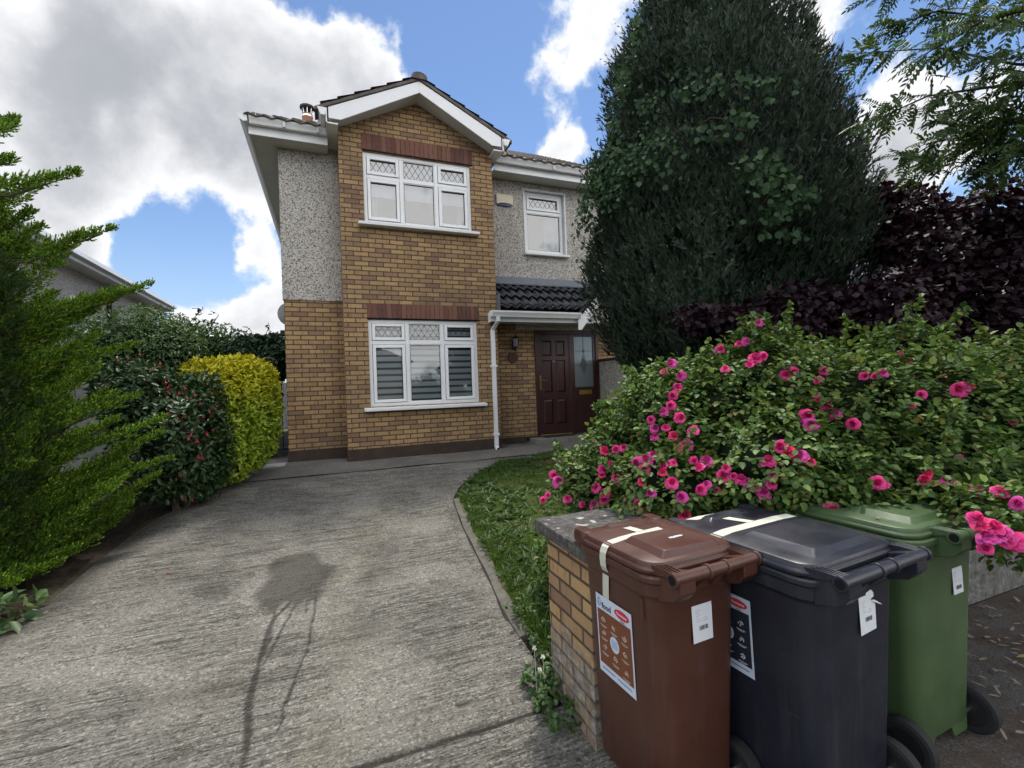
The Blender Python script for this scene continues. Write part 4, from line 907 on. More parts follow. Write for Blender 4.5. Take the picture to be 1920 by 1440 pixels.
# leaflets taped to the left sides
def icon(mb, x, y, s, kind, z=.0022):
    r_ = random.Random(kind); n = 9
    P = [(x+s*(.75+.35*r_.random())*math.cos(2*math.pi*k/n), y+s*(.6+.4*r_.random())*math.sin(2*math.pi*k/n)) for k in range(n)]
    for k in range(n):
        a, b = P[k], P[(k+1) % n]
        if r_.random() < .2: continue
        q = .62; mb.poly([(a[0], a[1], z), (b[0], b[1], z), (x+(b[0]-x)*q, y+(b[1]-y)*q, z), (x+(a[0]-x)*q, y+(a[1]-y)*q, z)])
    mb.poly([(x-s*.25, y-s*.2, z+.0003), (x+s*.2, y-s*.3, z+.0003), (x+s*.3, y+s*.15, z+.0003), (x-s*.1, y+s*.3, z+.0003)])
def leaflet(key, yc, zc, pmat, head, w=.21, h=.297, off=.004, tilt=0.0):
    t, lid, sec, zt = bins[key]; s_ = (zc-.075)/(1.0-.075); wd, d, y0 = sec(s_)
    lean = (bins_w[key]*.93-bins_w[key]*.8)/2/.925
    M = frame_mat((-wd/2-off, yc, zc), (0, -1, tilt), (-lean, tilt, 1)); a, b = w/2, h/2
    o = MB(M).poly([(-a, -b, 0), (a, -b, .0), (a, b, 0), (-a, b, 0)]).build('leaflet', M_LBLUE, t); ROOT[o.name] = (0, 0, 0)
    M = M @ Matrix.Diagonal((w/.21, h/.297, 1, 1)); a, b = .105, .1485
    MB(M).poly([(-a+.008, -b+.036, .0012), (a-.008, -b+.036, .0012), (a-.008, b-.055, .0012), (-a+.008, b-.055, .0012)]).build('printed_panel', pmat, o)
    MB(M).disc((a*.48, b-.028, .0012), .042, .0165, (1, 0, 0), (0, 1, 0)).build('logo_oval', M_REDINK, o)
    text('Thorntons', .0135, M_WHITE, M @ T((a*.48, b-.0285, .0016)), o, bold=.0002)
    text('recycling', .007, M_INK, M @ T((a*.5, b-.0495, .0014)), o)
    if head: text(head, .03, M_INK, M @ T((-a*.38, b-.036, .0014)), o, bold=.0006)
    dr = MB(M); dx, dy = -a*.8, b-.03                                     # outline drop mark with a dot
    for i_ in range(14):
        a1, a2 = 2*math.pi*i_/14, 2*math.pi*(i_+1)/14
        f = lambda q, s: (dx+s*.011*math.sin(q), dy-s*.014*math.cos(q)*(1 if math.cos(q) > 0 else 1.25), .0014)
        dr.poly([f(a1, 1), f(a2, 1), f(a2, .75), f(a1, .75)])
    dr.disc((dx-.001, dy+.023, .0014), .0022, .0022, (1, 0, 0), (0, 1, 0), 8).box(dx-.004, dx-.001, dy-.008, dy+.004, .0012, .0015)
    dr.build('drop_mark', M_BLUEINK, o)
    ic = MB(M)
    for k, (x, y) in enumerate([(-.062, .055), (0, .05), (.06, .04), (-.062, .005), (.06, -.02), (-.06, -.05), (0, -.066), (.06, -.085)]):
        icon(ic, x, y+.005, .0125, k+(3 if key == 'black' else 0))
        ic.poly([(x-.02, y-.019, .0024), (x+.02, y-.019, .0024), (x+.02, y-.0165, .0024), (x-.02, y-.0165, .0024)]); ic.poly([(x-.013, y-.0235, .0024), (x+.013, y-.0235, .0024), (x+.013, y-.0215, .0024), (x-.013, y-.0215, .0024)])
    ic.build('icons', m_plain('icon_cream', (.5, .45, .38) if key == 'brown' else (.5, .52, .55), .6, .2), o)
    MB(M).disc((0, -.008, .0024), .027, .029, (1, 0, 0), (0, 1, 0)).build('centre_disc', M_LBLUE, o)
    ln = MB(M)
    for k in range(4): ln.poly([(-.018, .004-.008*k, .0032), (.018, .004-.008*k, .0032), (.018, .0065-.008*k, .0032), (-.018, .0065-.008*k, .0032)])
    ln.poly([(-.085, -b+.018, .0022), (-.01, -b+.018, .0018), (-.01, -b+.0225, .0018), (-.085, -b+.0225, .0022)]); ln.poly([(.005, -b+.018, .0018), (.085, -b+.018, .0016), (.085, -b+.0225, .0016), (.005, -b+.0225, .0018)])
    ln.build('printed_lines', M_BLUEINK, o)
    return o
bins_w = {k: BW[k][1] for k in BW}
leaflet('brown', .285, .62, M_BRPRINT, 'food', .23, .33)
leaflet('black', .40, .645, M_NAVYPRINT, None, .22, .31)
def tape(key, pts, widths):
    t = bins[key][0]; tb = MB(); prev = None; pts = [Vector(p) for p in pts]; wv = [Vector(w) for w in widths]
    for (p, w), (q, w2) in zip(zip(pts[:-1], wv[:-1]), zip(pts[1:], wv[1:])): tb.poly([p-w, q-w2, q+w2, p+w])
    o = tb.build('tape', M_TAPE, t); md = o.modifiers.new('s', 'SOLIDIFY'); md.thickness = .0008; return o
zt = .97+.004+.046
def lid_strip(W, ys, x0, x1, zs=.0025):                            # a strip across the lid following its rounded edge
    h = W/2
    return [(x0, ys[0], zt+zs)] if x0 > -h+.06 else [(-h+.012, ys[0], .9), (-h+.0, ys[0], .925), (-h-.004, ys[0], .955), (-h-.004, ys[0], .984), (-h+.006, ys[0], 1.006), (-h+.022, ys[0], 1.0165), (-h+.1, ys[0], zt+zs)]
def lerp_y(P, y0, y1): return [(x, y0+(y1-y0)*k/(len(P)-1), z) for k, (x, _, z) in enumerate(P)]
yv = (0, .02, 0); hw = .475/2
P = [(-hw+.024, 0, .755), (-hw+.0165, 0, .84)]+lid_strip(.475, (0,), -1, 0)+[(0, 0, zt+.003), (.09, 0, zt+.003)]
ys_ = [.335, .322, .312, .31, .308, .305, .305, .308, .312, .325, .33]
tape('brown', [(x, ys_[min(k, 10)], z) for k, (x, _, z) in enumerate(P)], [yv]*len(P))
tape('brown', [(-.015, .34, zt+.0038), (-.02, .40, zt+.0015), (-.025, .46, zt-.003)], [(.021, 0, 0)]*3)
P = lid_strip(.575, (0,), -1, 0)[2:]+[(0, 0, zt+.003), (.16, 0, zt+.003), (.262, 0, 1.0175), (.29, 0, .984)]
P = lerp_y(P, .425, .46)
tape('black', P, [(0, .026, 0)]*len(P))
tape('black', [(.0, .47, zt+.0038), (-.03, .55, zt+.0025), (-.05, .63, zt+.001)], [(.024, 0, 0)]*3)
tape('black', [(-.03, .63, zt+.0028), (-.12, .645, zt+.001), (-.2, .65, zt-.004)], [(0, .018, 0)]*3)
Ml = frame_mat((.055, .225, zt+.0245), (-1, 0, 0), (0, -1, 0)) if False else frame_mat((.02, .17, zt+.0226), (1, .03, 0), (0, 1, 0))
text('N20066', .021, M_WHITE, Ml, bins['brown'][1], bold=.0009)
MB(frame_mat((-.2, .6, 1.02), (1, 0, 0), (0, 1, 0))).poly([(-.02, -.02, 0), (.02, -.02, 0), (.02, .02, .001), (-.02, .02, 0)]).build('paper_scrap', M_WHITE, bins['green'][0])
# ------------------------------------------------------------------ plants
L_CON = m_leaf('cypress_spray', [(0, (.021, .036, .025)), (.5, (.036, .057, .038)), (.85, (.05, .077, .048)), (.96, (.075, .1, .055)), (1, (.09, .065, .042))], .6, .12, .2, 1.3)
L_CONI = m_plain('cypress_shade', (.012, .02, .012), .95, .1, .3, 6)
L_IVY = m_leaf('ivy_leaf', [(0, (.022, .052, .022)), (.5, (.038, .082, .034)), (1, (.07, .125, .055))], .6, .25, .2, 3)
L_JUN = m_leaf('juniper_needle', [(0, (.032, .09, .016)), (.4, (.07, .175, .022)), (.72, (.18, .3, .03)), (1, (.36, .43, .05))], .55, .3, .2, 1.6)
L_JUNO = m_leaf('inner_juniper_needle', [(0, (.02, .045, .014)), (.6, (.035, .075, .02)), (1, (.07, .06, .03))], .6, .15, .15, 2)  # older inner needles, with the shade between plumes put into their colour
L_JUNI = m_plain('juniper_shade', (.02, .032, .01), .95, .1, .4, 8)
L_ROSE = m_leaf('rose_leaf', [(0, (.04, .09, .022)), (.35, (.08, .15, .034)), (.7, (.135, .22, .05)), (.92, (.21, .28, .065)), (1, (.2, .15, .06))], .5, .3, .3, 1.8)
L_PUR = m_leaf('purple_leaf', [(0, (.014, .0065, .01)), (.6, (.027, .011, .018)), (1, (.046, .022, .031))], .55, .16, .25, 1.5, tcol=(1, .35, .35))
L_ROW = m_leaf('rowan_leaflet', [(0, (.04, .075, .024)), (.6, (.065, .12, .035)), (1, (.1, .16, .05))], .45, .45, .35, 2)
L_CHO = m_leaf('golden_leaf', [(0, (.2, .3, .03)), (.5, (.32, .44, .04)), (1, (.46, .56, .055))], .42, .3, .35, 3, zramp=(.7, 1.65, (.68, .6, .035), .88))
L_FUC = m_leaf('fuchsia_leaf', [(0, (.022, .05, .017)), (.6, (.042, .085, .028)), (1, (.075, .125, .045))], .42, .22, .4, 2)
L_HED = m_leaf('hedge_leaf', [(0, (.045, .09, .03)), (.6, (.08, .145, .05)), (1, (.13, .2, .07))], .45, .3, .3, 1.2)
L_IVD = m_leaf('dark_ivy_leaf', [(0, (.02, .045, .022)), (.6, (.04, .075, .04)), (1, (.07, .11, .06))], .4, .2, .4, 2)
L_GRS = m_leaf('grass_blade', [(0, (.05, .1, .016)), (.6, (.085, .16, .026)), (.9, (.14, .21, .04)), (1, (.2, .18, .07))], .5, .3, .25, 2.2)
M_BARK = m_plain('bark', (.06, .045, .035), .9, .15, .4, 14, bs=.5)
M_CANE = m_plain('green_cane', (.08, .1, .035), .7, .2, .3, 14)

# --- tall conifer in the front garden: silhouette read from the photo as left and right limits per height
DT_H = 5.9
prof = [(-150, 1262, 1362), (-70, 1225, 1395), (0, 1192, 1436), (60, 1172, 1452), (110, 1158, 1500), (180, 1136, 1562), (250, 1130, 1600), (310, 1118, 1630), (380, 1098, 1646), (450, 1098, 1648), (540, 1112, 1632), (600, 1118, 1610), (650, 1142, 1585), (700, 1180, 1550), (760, 1245, 1500), (820, 1310, 1450)]
pz, pc_, pr_ = [], [], []
for y, a, b in prof:                                             # limits are tangents of a round crown DT away
    A, B = ray(a, y), ray(b, y); ha, hb = unit(A[:2]), unit(B[:2]); half = .5*math.acos(float(ha@hb)); mid_ = unit(ha+hb)
    pc_.append(mid_*DT_H); pr_.append(DT_H*math.sin(half)*1.05); el = (A[2]/np.linalg.norm(A[:2])+B[2]/np.linalg.norm(B[:2]))/2; pz.append(el*DT_H*math.cos(half))
o_ = np.argsort(pz); pz = np.array(pz)[o_]; pc_ = np.array(pc_)[o_]; pr_ = np.array(pr_)[o_]
def con_c(z): return np.stack([np.interp(z, pz, pc_[:, 0]), np.interp(z, pz, pc_[:, 1])], -1)
def con_r(z): return np.interp(z, pz, pr_)
base = con_c(np.array([-1.4]))[0]
t = thing('conifer_tree', (base[0], base[1], -1.45), 'tall dense dark conifer with climbing leaves covering the right of the house', 'tree')
n = 36000; zc = rng.uniform(pz[0], pz[-1], n*2); keep = rng.random(n*2) < con_r(zc)/pr_.max(); zc = zc[keep][:n]; n = len(zc)
th = rng.uniform(0, 2*math.pi, n)
lumpn = lambda th, z: .05*np.sin(5*th+2.1*z)+.05*np.sin(9*th-3.3*z+1)+.05*np.sin(3*th+5*z)+.03*np.sin(17*th+4*z)-.05
rad = con_r(zc)*(1-.02+lumpn(th, zc))*(1-.2*rng.random(n)**2.2)-.05
cq = con_c(zc); rad = rad+.07*lump(np.stack([cq[:, 0]+rad*np.cos(th), cq[:, 1]+rad*np.sin(th), zc*.6], 1), 11, 21)
cc = con_c(zc); P = np.stack([cc[:, 0]+rad*np.cos(th), cc[:, 1]+rad*np.sin(th), zc], 1)
out = np.stack([np.cos(th), np.sin(th), 0*th], 1)
D0 = unit(out*.55+np.array([0, 0, 1.0])+rng.normal(size=(n, 3))*.28)
V_, F_ = [], []
L0 = rng.uniform(.09, .17, n)
side = unit(np.cross(D0, out)+1e-6)
for k in range(8):
    a = rng.normal(size=(n, 1))*.42; b = rng.normal(size=(n, 1))*.25
    st_ = D0*(L0*rng.uniform(0, .75, n))[:, None]
    V_.append(blades(P+st_, D0+side*a+out*b, out+rng.normal(size=(n, 3))*.5, L0*rng.uniform(.28, .55, n), rng.uniform(.012, .02, n)))
# a few longer leaders that break the outline
m2 = 900; z2 = rng.uniform(pz[2], pz[-1], m2); t2 = rng.uniform(0, 2*math.pi, m2); c2 = con_c(z2); r2 = con_r(z2)*(.98+lumpn(t2, z2))
P2 = np.stack([c2[:, 0]+r2*np.cos(t2), c2[:, 1]+r2*np.sin(t2), z2], 1); o2 = np.stack([np.cos(t2), np.sin(t2), 0*t2], 1); D2 = unit(o2*.5+np.array([0, 0, 1.])+rng.normal(size=(m2, 3))*.3)
LL = rng.uniform(.1, .3, m2)
for k in range(16):
    f = rng.random(m2); V_.append(blades(P2+D2*(LL*f)[:, None], D2+rng.normal(size=(m2, 3))*.45, o2, (.1*(1.1-f)), .016))
V, Fc = join(*V_)
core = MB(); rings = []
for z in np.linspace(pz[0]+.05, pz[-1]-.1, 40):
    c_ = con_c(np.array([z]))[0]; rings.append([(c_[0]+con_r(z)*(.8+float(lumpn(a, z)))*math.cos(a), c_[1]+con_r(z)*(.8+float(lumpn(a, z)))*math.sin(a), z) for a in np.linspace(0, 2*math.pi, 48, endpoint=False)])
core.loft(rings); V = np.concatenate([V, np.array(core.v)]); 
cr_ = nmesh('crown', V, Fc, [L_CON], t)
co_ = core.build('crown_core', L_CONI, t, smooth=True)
MB().tube([(base[0], base[1], -1.5), (base[0]+.03, base[1], -.8), (base[0], base[1], .3)], [.2, .16, .12], 10).build('trunk', M_BARK, t, smooth=True)

# --- ivy climbing over the conifer
t = thing('ivy', (base[0]-1.2, base[1]-.5, -1.4), 'leafy climber with broad leaves scrambling over the tall conifer', 'climbing plant')
V_, S_ = [], MB()
def con_front(px, py, off=.03):
    d = ray(px, py)
    for q in np.linspace(3.0, 7.0, 300):
        p = d*q; c_ = con_c(np.array([p[2]]))[0]; r_ = con_r(p[2])*1.0
        if np.hypot(p[0]-c_[0], p[1]-c_[1]) < r_+off: return p, unit(np.array([p[0]-c_[0], p[1]-c_[1], .3]))
    return None, None
patches = [(1100, 350, 40, 60, 150), (1130, 330, 45, 35, 160), (1090, 400, 22, 50, 80), (1180, 300, 55, 30, 130), (1240, 265, 45, 22, 26), (1320, 235, 40, 12, 12), (1360, 255, 40, 8, 7), (1430, 310, 35, 22, 26), (1455, 345, 40, 36, 44), (1450, 400, 26, 30, 26), (1500, 375, 25, 20, 16), (1480, 440, 30, 12, 12), (1300, 160, 50, 25, 24), (1210, 200, 30, 25, 22), (1165, 150, 14, 40, 40), (1190, 60, 16, 60, 40), (1390, 150, 50, 12, 10), (1390, 215, 30, 10, 12), (1150, 240, 14, 50, 30), (1440, 160, 40, 30, 10), (1070+30, 300, 20, 20, 20)]
IP, IN, IL = [], [], []
for (x, y, sx, sy, k) in patches:
    for _ in range(k*2):
        p, nn = con_front(x+rng.normal()*sx*.6, y+rng.normal()*sy*.6, .03+.14*rng.random())
        if p is None: continue
        IP.append(p); IN.append(nn); IL.append(.052 if x > 1350 else .045)
IP, IN, IL = np.array(IP), np.array(IN), np.array(IL); n = len(IP); IL = IL*rng.uniform(.7, 1.35, n)
Dd = unit(rnd_dirs(n)*.8+np.array([0, 0, -.7])); 
vv = ovals(IP, Dd, unit(IN+rnd_dirs(n)*.5), IL, IL*.85, .12, .2, .6); nmesh('foliage', *vv, [L_IVY], t)
for (x, y, sx, sy, k) in patches[:10]:
    a, _ = con_front(x-sx*.6, y+sy, .05); b, _ = con_front(x+sx, y-sy, .05)
    if a is not None and b is not None: S_.tube([a, (a+b)/2+np.array([0, -.03, .05]), b], .006, 5)
S_.build('stem', M_BARK, t)

# --- golden juniper on the left
JB = np.array([-2.75, 4.75])
t = thing('juniper_bush', (JB[0], JB[1], -1.42), 'big golden green juniper with feathery spreading plumes at the left edge of the drive', 'shrub')
tips = [(30, 225, 4.1), (28, 240, 4.3), (25, 300, 3.9), (150, 325, 4.0), (75, 350, 4.2), (60, 395, 4.1), (215, 430, 4.2), (150, 440, 4.0), (80, 425, 3.9), (110, 470, 4.3), (285, 535, 4.3), (215, 560, 4.2), (165, 590, 4.1), (230, 545, 4.2), (130, 600, 4.0), (170, 640, 4.0), (190, 625, 4.4),
        (255, 650, 4.6), (90, 680, 3.8), (105, 670, 3.8), (200, 735, 4.2), (265, 742, 4.3), (310, 785, 4.4), (305, 812, 4.3), (220, 790, 4.0), (210, 825, 4.0), (322, 862, 4.4), (300, 890, 4.3), (240, 870, 4.1), (245, 945, 4.1), (200, 955, 4.0), (120, 925, 3.8), (105, 905, 3.75), (140, 990, 3.8), (60, 800, 3.6), (50, 870, 3.5), (30, 1040, 3.6), (160, 1030, 4.0), (60, 1050, 3.7), (190, 900, 4.0), (160, 830, 3.9), (120, 760, 3.8), (60, 740, 3.7), (150, 715, 4.0), (20, 690, 3.7), (40, 620, 3.8), (100, 550, 4.0), (40, 520, 3.9), (20, 470, 3.9), (10, 400, 3.8)]
def lim(y): return np.interp(y, [200, 260, 330, 360, 430, 470, 520, 560, 600, 660, 740, 800, 860, 940, 1010, 1080], [10, 25, 120, 70, 170, 60, 110, 240, 170, 190, 240, 290, 300, 230, 170, 80])
for _ in range(75):
    y = rng.uniform(230, 1075); x = rng.uniform(-330, lim(y)-15); tips.append((x, y, rng.uniform(3.7, 5.2)))
for (x, y) in [(40, 1120), (85, 1095), (120, 1080), (155, 1055), (190, 1035), (222, 1010), (250, 985), (275, 960), (70, 1060), (140, 1020), (200, 975)]: tips.append((x-6, y-22, float(gp(x, y)@cf)*.985))
for _ in range(55): y = rng.uniform(600, 1075); tips.append((lim(y)-20-330*rng.random()**1.5, y, rng.uniform(3.9, 4.9)))
SP, SD, SU, SLn = [], [], [], []
stems = MB()
for i_, (x, y, D) in enumerate(tips):
    tip = atd(x, y, D); z0 = max(tip[2]-rng.uniform(.3, .75), -1.35)
    bpt = np.array([JB[0]+rng.normal()*.12, JB[1]+rng.normal()*.12, z0])
    if np.linalg.norm(tip-bpt) > 1.5: bpt = tip+(bpt-tip)*(1.5/np.linalg.norm(tip-bpt))
    if i_ >= 50 and np.linalg.norm(tip-bpt) < .4: continue
    mid = (bpt+tip)/2+np.array([0, 0, -.03-.1*rng.random()]); ns = 330 if i_ < 50 else 260
    u_ = (rng.random(ns)**.75)[:, None]
    Pp = (1-u_)**2*bpt+2*u_*(1-u_)*mid+u_**2*tip; dd = unit(2*(1-u_)*(mid-bpt)+2*u_*(tip-mid))
    rdir = rng.normal(size=(ns, 3))*np.array([1, 1, .6]); rdir[:, 2] = np.abs(rdir[:, 2])+.1; rdir = unit(rdir); rdir = unit(rdir-dd*(rdir*dd).sum(1, keepdims=True))
    Pp = Pp+rdir*(.085*(1-u_)+.01)*rng.random((ns, 1))
    D_ = unit(dd*.75+rdir*.7+np.array([0, 0, .55]))
    SP.append(Pp); SD.append(D_); SU.append(rdir); SLn.append((.05+.095*(1-u_[:, 0])**.7)*rng.uniform(.6, 1.2, ns))
    if i_ % 3 == 0: stems.tube([bpt, mid, tip-(tip-mid)*.15], [.018, .011, .004], 5)
SP, SD, SU, SLn = map(np.concatenate, (SP, SD, SU, SLn)); n = len(SP); V_ = []
for k in range(12):
    f = rng.random(n)**.8; a = unit(rnd_dirs(n)+SU*.3)
    V_.append(blades(SP+SD*(SLn*f)[:, None], SD+a*(.75-.35*f[:, None]), unit(a+np.array([0, -.4, .5])), SLn*(.24-.1*f)+.012, rng.uniform(.0085, .0135, n)))
V, Fc = join(*V_); nmesh('foliage', V, Fc, [L_JUN], t)
stems.build('branches', M_BARK, t)
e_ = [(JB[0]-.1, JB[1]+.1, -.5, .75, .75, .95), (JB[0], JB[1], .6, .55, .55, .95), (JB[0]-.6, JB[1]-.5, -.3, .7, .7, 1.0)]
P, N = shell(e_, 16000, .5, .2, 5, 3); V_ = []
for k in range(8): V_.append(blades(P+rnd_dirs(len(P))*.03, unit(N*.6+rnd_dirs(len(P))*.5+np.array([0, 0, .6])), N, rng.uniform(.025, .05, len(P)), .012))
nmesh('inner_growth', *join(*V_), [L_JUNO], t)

def shrub(name, loc, label, cat, ells, n, leaf, L, Wd, mat, up=.3, droop=.0, whorl=1, inner=.72, imat=None, depth=.4, lumpy=.14, sc=5, group=None, fold=.15, curl=.2, wide=.5, stem=True):
    t = thing(name, loc, label, cat, group)
    P, N = shell(ells, n, depth, lumpy, sc, seed=n % 97, inner=inner); n = len(P); V_ = []
    P[:, 2] = np.maximum(P[:, 2], gz(P[:, 1])+.03)
    for k in range(whorl):
        a = rnd_dirs(n); Dr = unit(N*.55+a*.9+np.array([0, 0, up-droop])); s_ = rng.uniform(.7, 1.25, n)
        Nn = unit(N*.6+np.array([0, 0, .7])+rnd_dirs(n)*.35)
        V_.append(ovals(P, Dr, Nn, L*s_, Wd*s_, fold, curl, wide))
    nmesh('foliage', *join(*V_), [mat], t)
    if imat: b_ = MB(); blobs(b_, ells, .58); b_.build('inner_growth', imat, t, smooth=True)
    if stem:
        sb = MB(); e0 = ells[0]
        for k in range(7):
            a = rng.uniform(0, 6.28); x, y = loc[0]+.1*math.cos(a), loc[1]+.1*math.sin(a); e = ells[k % len(ells)]
            sb.tube([(x, y, loc[2]-.03), (x+.4*(e[0]-x), y+.4*(e[1]-y), (loc[2]+e[2])/2), (e[0], e[1], e[2]+e[5]*.5)], [.022, .016, .006], 6)
        sb.build('stem', M_BARK, t)
    return t
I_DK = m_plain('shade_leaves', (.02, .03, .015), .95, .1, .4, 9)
# golden shrub
g0 = aty(438, 760, 7.1)
cho = shrub('golden_shrub', (g0[0], 7.15, -1.13), 'rounded shrub with bright yellow green leaves beside the driveway', 'shrub',
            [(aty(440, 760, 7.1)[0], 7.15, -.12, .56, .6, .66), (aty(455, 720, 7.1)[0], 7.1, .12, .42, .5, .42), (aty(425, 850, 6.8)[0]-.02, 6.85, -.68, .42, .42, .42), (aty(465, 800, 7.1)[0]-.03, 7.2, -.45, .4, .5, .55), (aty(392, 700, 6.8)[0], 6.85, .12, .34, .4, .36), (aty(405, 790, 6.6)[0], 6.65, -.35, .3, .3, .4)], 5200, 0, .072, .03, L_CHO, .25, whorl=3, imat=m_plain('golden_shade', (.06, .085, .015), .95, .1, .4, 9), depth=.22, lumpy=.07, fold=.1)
# fuchsia with hanging red flowers
fx0 = aty(325, 830, 6.1)
fe = [(fx0[0], 6.15, -.45, .5, .55, .7), (aty(290, 780, 6.1)[0], 6.2, -.08, .46, .5, .46), (aty(355, 770, 6.2)[0], 6.3, -.1, .32, .4, .42), (aty(350, 900, 6.2)[0]-.05, 6.25, -.8, .36, .4, .34), (aty(245, 740, 6.1)[0], 6.3, .08, .4, .4, .36)]
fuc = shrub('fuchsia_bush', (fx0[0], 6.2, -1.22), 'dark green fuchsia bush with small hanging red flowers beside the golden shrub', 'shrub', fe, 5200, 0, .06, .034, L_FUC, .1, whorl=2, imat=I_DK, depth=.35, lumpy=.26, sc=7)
M_FR = m_plain('fuchsia_red', (.26, .012, .028), .45, .4, .3, 30); 
fb = MB()
for k in range(4): a = k*math.pi/2; fb.prism([(0, 0, -.012), (.024*math.cos(a-.35), .024*math.sin(a-.35), -.03), (.03*math.cos(a), .03*math.sin(a), -.045), (.024*math.cos(a+.35), .024*math.sin(a+.35), -.03)], (0, 0, .002))
fb.tube([(0, 0, .03), (0, 0, 0), (0, 0, -.02), (0, 0, -.045)], [.002, .006, .012, .01], 7); fb.tube([(0, 0, -.045), (0, 0, -.075)], .0015, 4)
fm = fb.build('flower', M_FR).data; bpy.data.objects.remove(bpy.data.objects['flower'])
for (x, y) in [(310, 715), (345, 725), (395, 735), (375, 755), (380, 780), (317, 723), (318, 733), (335, 735), (365, 738), (318, 772), (332, 782), (346, 778), (312, 790), (400, 805), (388, 812), (352, 820), (369, 824), (360, 812), (372, 855), (378, 855), (330, 897), (338, 890), (345, 930), (360, 935), (218, 675), (240, 668), (262, 662), (285, 690), (300, 680), (350, 745), (405, 760), (392, 770)]:
    d = ray(x, y); best = None
    for q in np.linspace(5.2, 7.2, 160):
        p = d*(q/d[1])
        if any((((p-np.array(e[:3]))/np.array(e[3:]))**2).sum() < 1.12 for e in fe): best = p; break
    if best is None: best = d*(6.0/d[1])
    o = bpy.data.objects.new('flower', fm); COL.objects.link(o); o.parent = fuc; o.location = Vector(best)-Vector(fuc.location); o.rotation_euler = (rng.normal()*.25, rng.normal()*.25, rng.uniform(0, 6)); s = rng.uniform(.5, .8); o.scale = (s, s, s)
# background greenery left of the house
def bg(name, label, pts, n, L, Wd, mat, y, cat='shrub', whorl=2, imat=I_DK):
    E = []
    for (px, py, r1, r2) in pts: c = aty(px, py, y); k = y/865.; E.append((c[0], y, c[2], r1*k, .6, r2*k))
    zb = min(e[2] for e in E)
    return shrub(name, (E[0][0], y, -1.1), label, cat, E, n, 0, L, Wd, mat, .15, whorl=whorl, imat=imat, depth=.45, lumpy=.22, sc=4)
bg('leafy_shrub', 'light green loose shrub behind the juniper and below the neighbouring roof', [(240, 650, 80, 60), (300, 640, 60, 50), (200, 680, 60, 70), (260, 740, 90, 100), (330, 660, 50, 50)], 6500, .075, .03, L_HED, 10.2)
bg('leafy_shrub', 'mid green shrub behind the golden shrub in the far garden', [(400, 655, 60, 38), (350, 645, 45, 40), (445, 660, 40, 32), (400, 740, 80, 80)], 4500, .075, .036, L_HED, 11.0)
t = bg('ivy', 'dark ivy smothering the wall and post left of the iron side gate', [(500, 680, 32, 40), (520, 665, 26, 28), (470, 670, 40, 34), (497, 760, 14, 90), (497, 830, 13, 40)], 5200, .07, .05, L_IVD, 9.2, 'climbing plant')
wsp = MB()
for q in ([(490, 660), (497, 630), (505, 612), (503, 605)], [(470, 650), (472, 622), (462, 612)], [(380, 640), (410, 590), (395, 583)], [(330, 620), (385, 600), (402, 605)], [(350, 610), (380, 580), (360, 578)]): wsp.tube([aty(a, b, 9.6) for a, b in q], .006, 5)
wp = np.concatenate([np.array([aty(*(np.array(a)*(1-f)+np.array(b)*f), 9.6) for f in rng.random(9)]) for a, b in [((497, 640), (505, 606)), ((470, 640), (463, 612)), ((390, 625), (400, 585)), ((345, 615), (402, 603)), ((355, 600), (382, 580))]])
nmesh('trailing_leaves', *ovals(wp, rnd_dirs(len(wp)), rnd_dirs(len(wp)), .08, .045), [L_IVD], t); wsp.build('trailing_stems', M_BARK, t)
# --- purple smoke bush
pe = []
for (px, py, r1, r2, D) in [(1520, 575, 110, 40, 3.9), (1650, 570, 80, 60, 3.8), (1680, 460, 70, 40, 4.3), (1700, 400, 75, 45, 4.4), (1790, 480, 110, 85, 4.0), (1860, 400, 90, 60, 4.0), (1870, 520, 110, 110, 3.9), (1760, 570, 110, 70, 3.9), (1450, 630, 170, 45, 3.9), (1330, 600, 70, 30, 3.9), (1680, 620, 150, 50, 3.9), (2000, 480, 130, 140, 4.0), (1640, 375, 35, 28, 4.5), (1800, 620, 130, 60, 3.9)]:
    c = atd(px, py, D); k = D/865.; pe.append((c[0], c[1], c[2], r1*k*.85, max(.32, r1*k*.6), r2*k*.9))
pur = shrub('purple_shrub', (pe[9][0]+.8, pe[9][1], -1.35), 'dark purple leaved shrub behind the pink roses', 'shrub', pe, 12000, 0, .056, .04, L_PUR, .1, whorl=2, imat=None, depth=.6, lumpy=.34, sc=7, wide=.58, fold=.06, curl=.1)

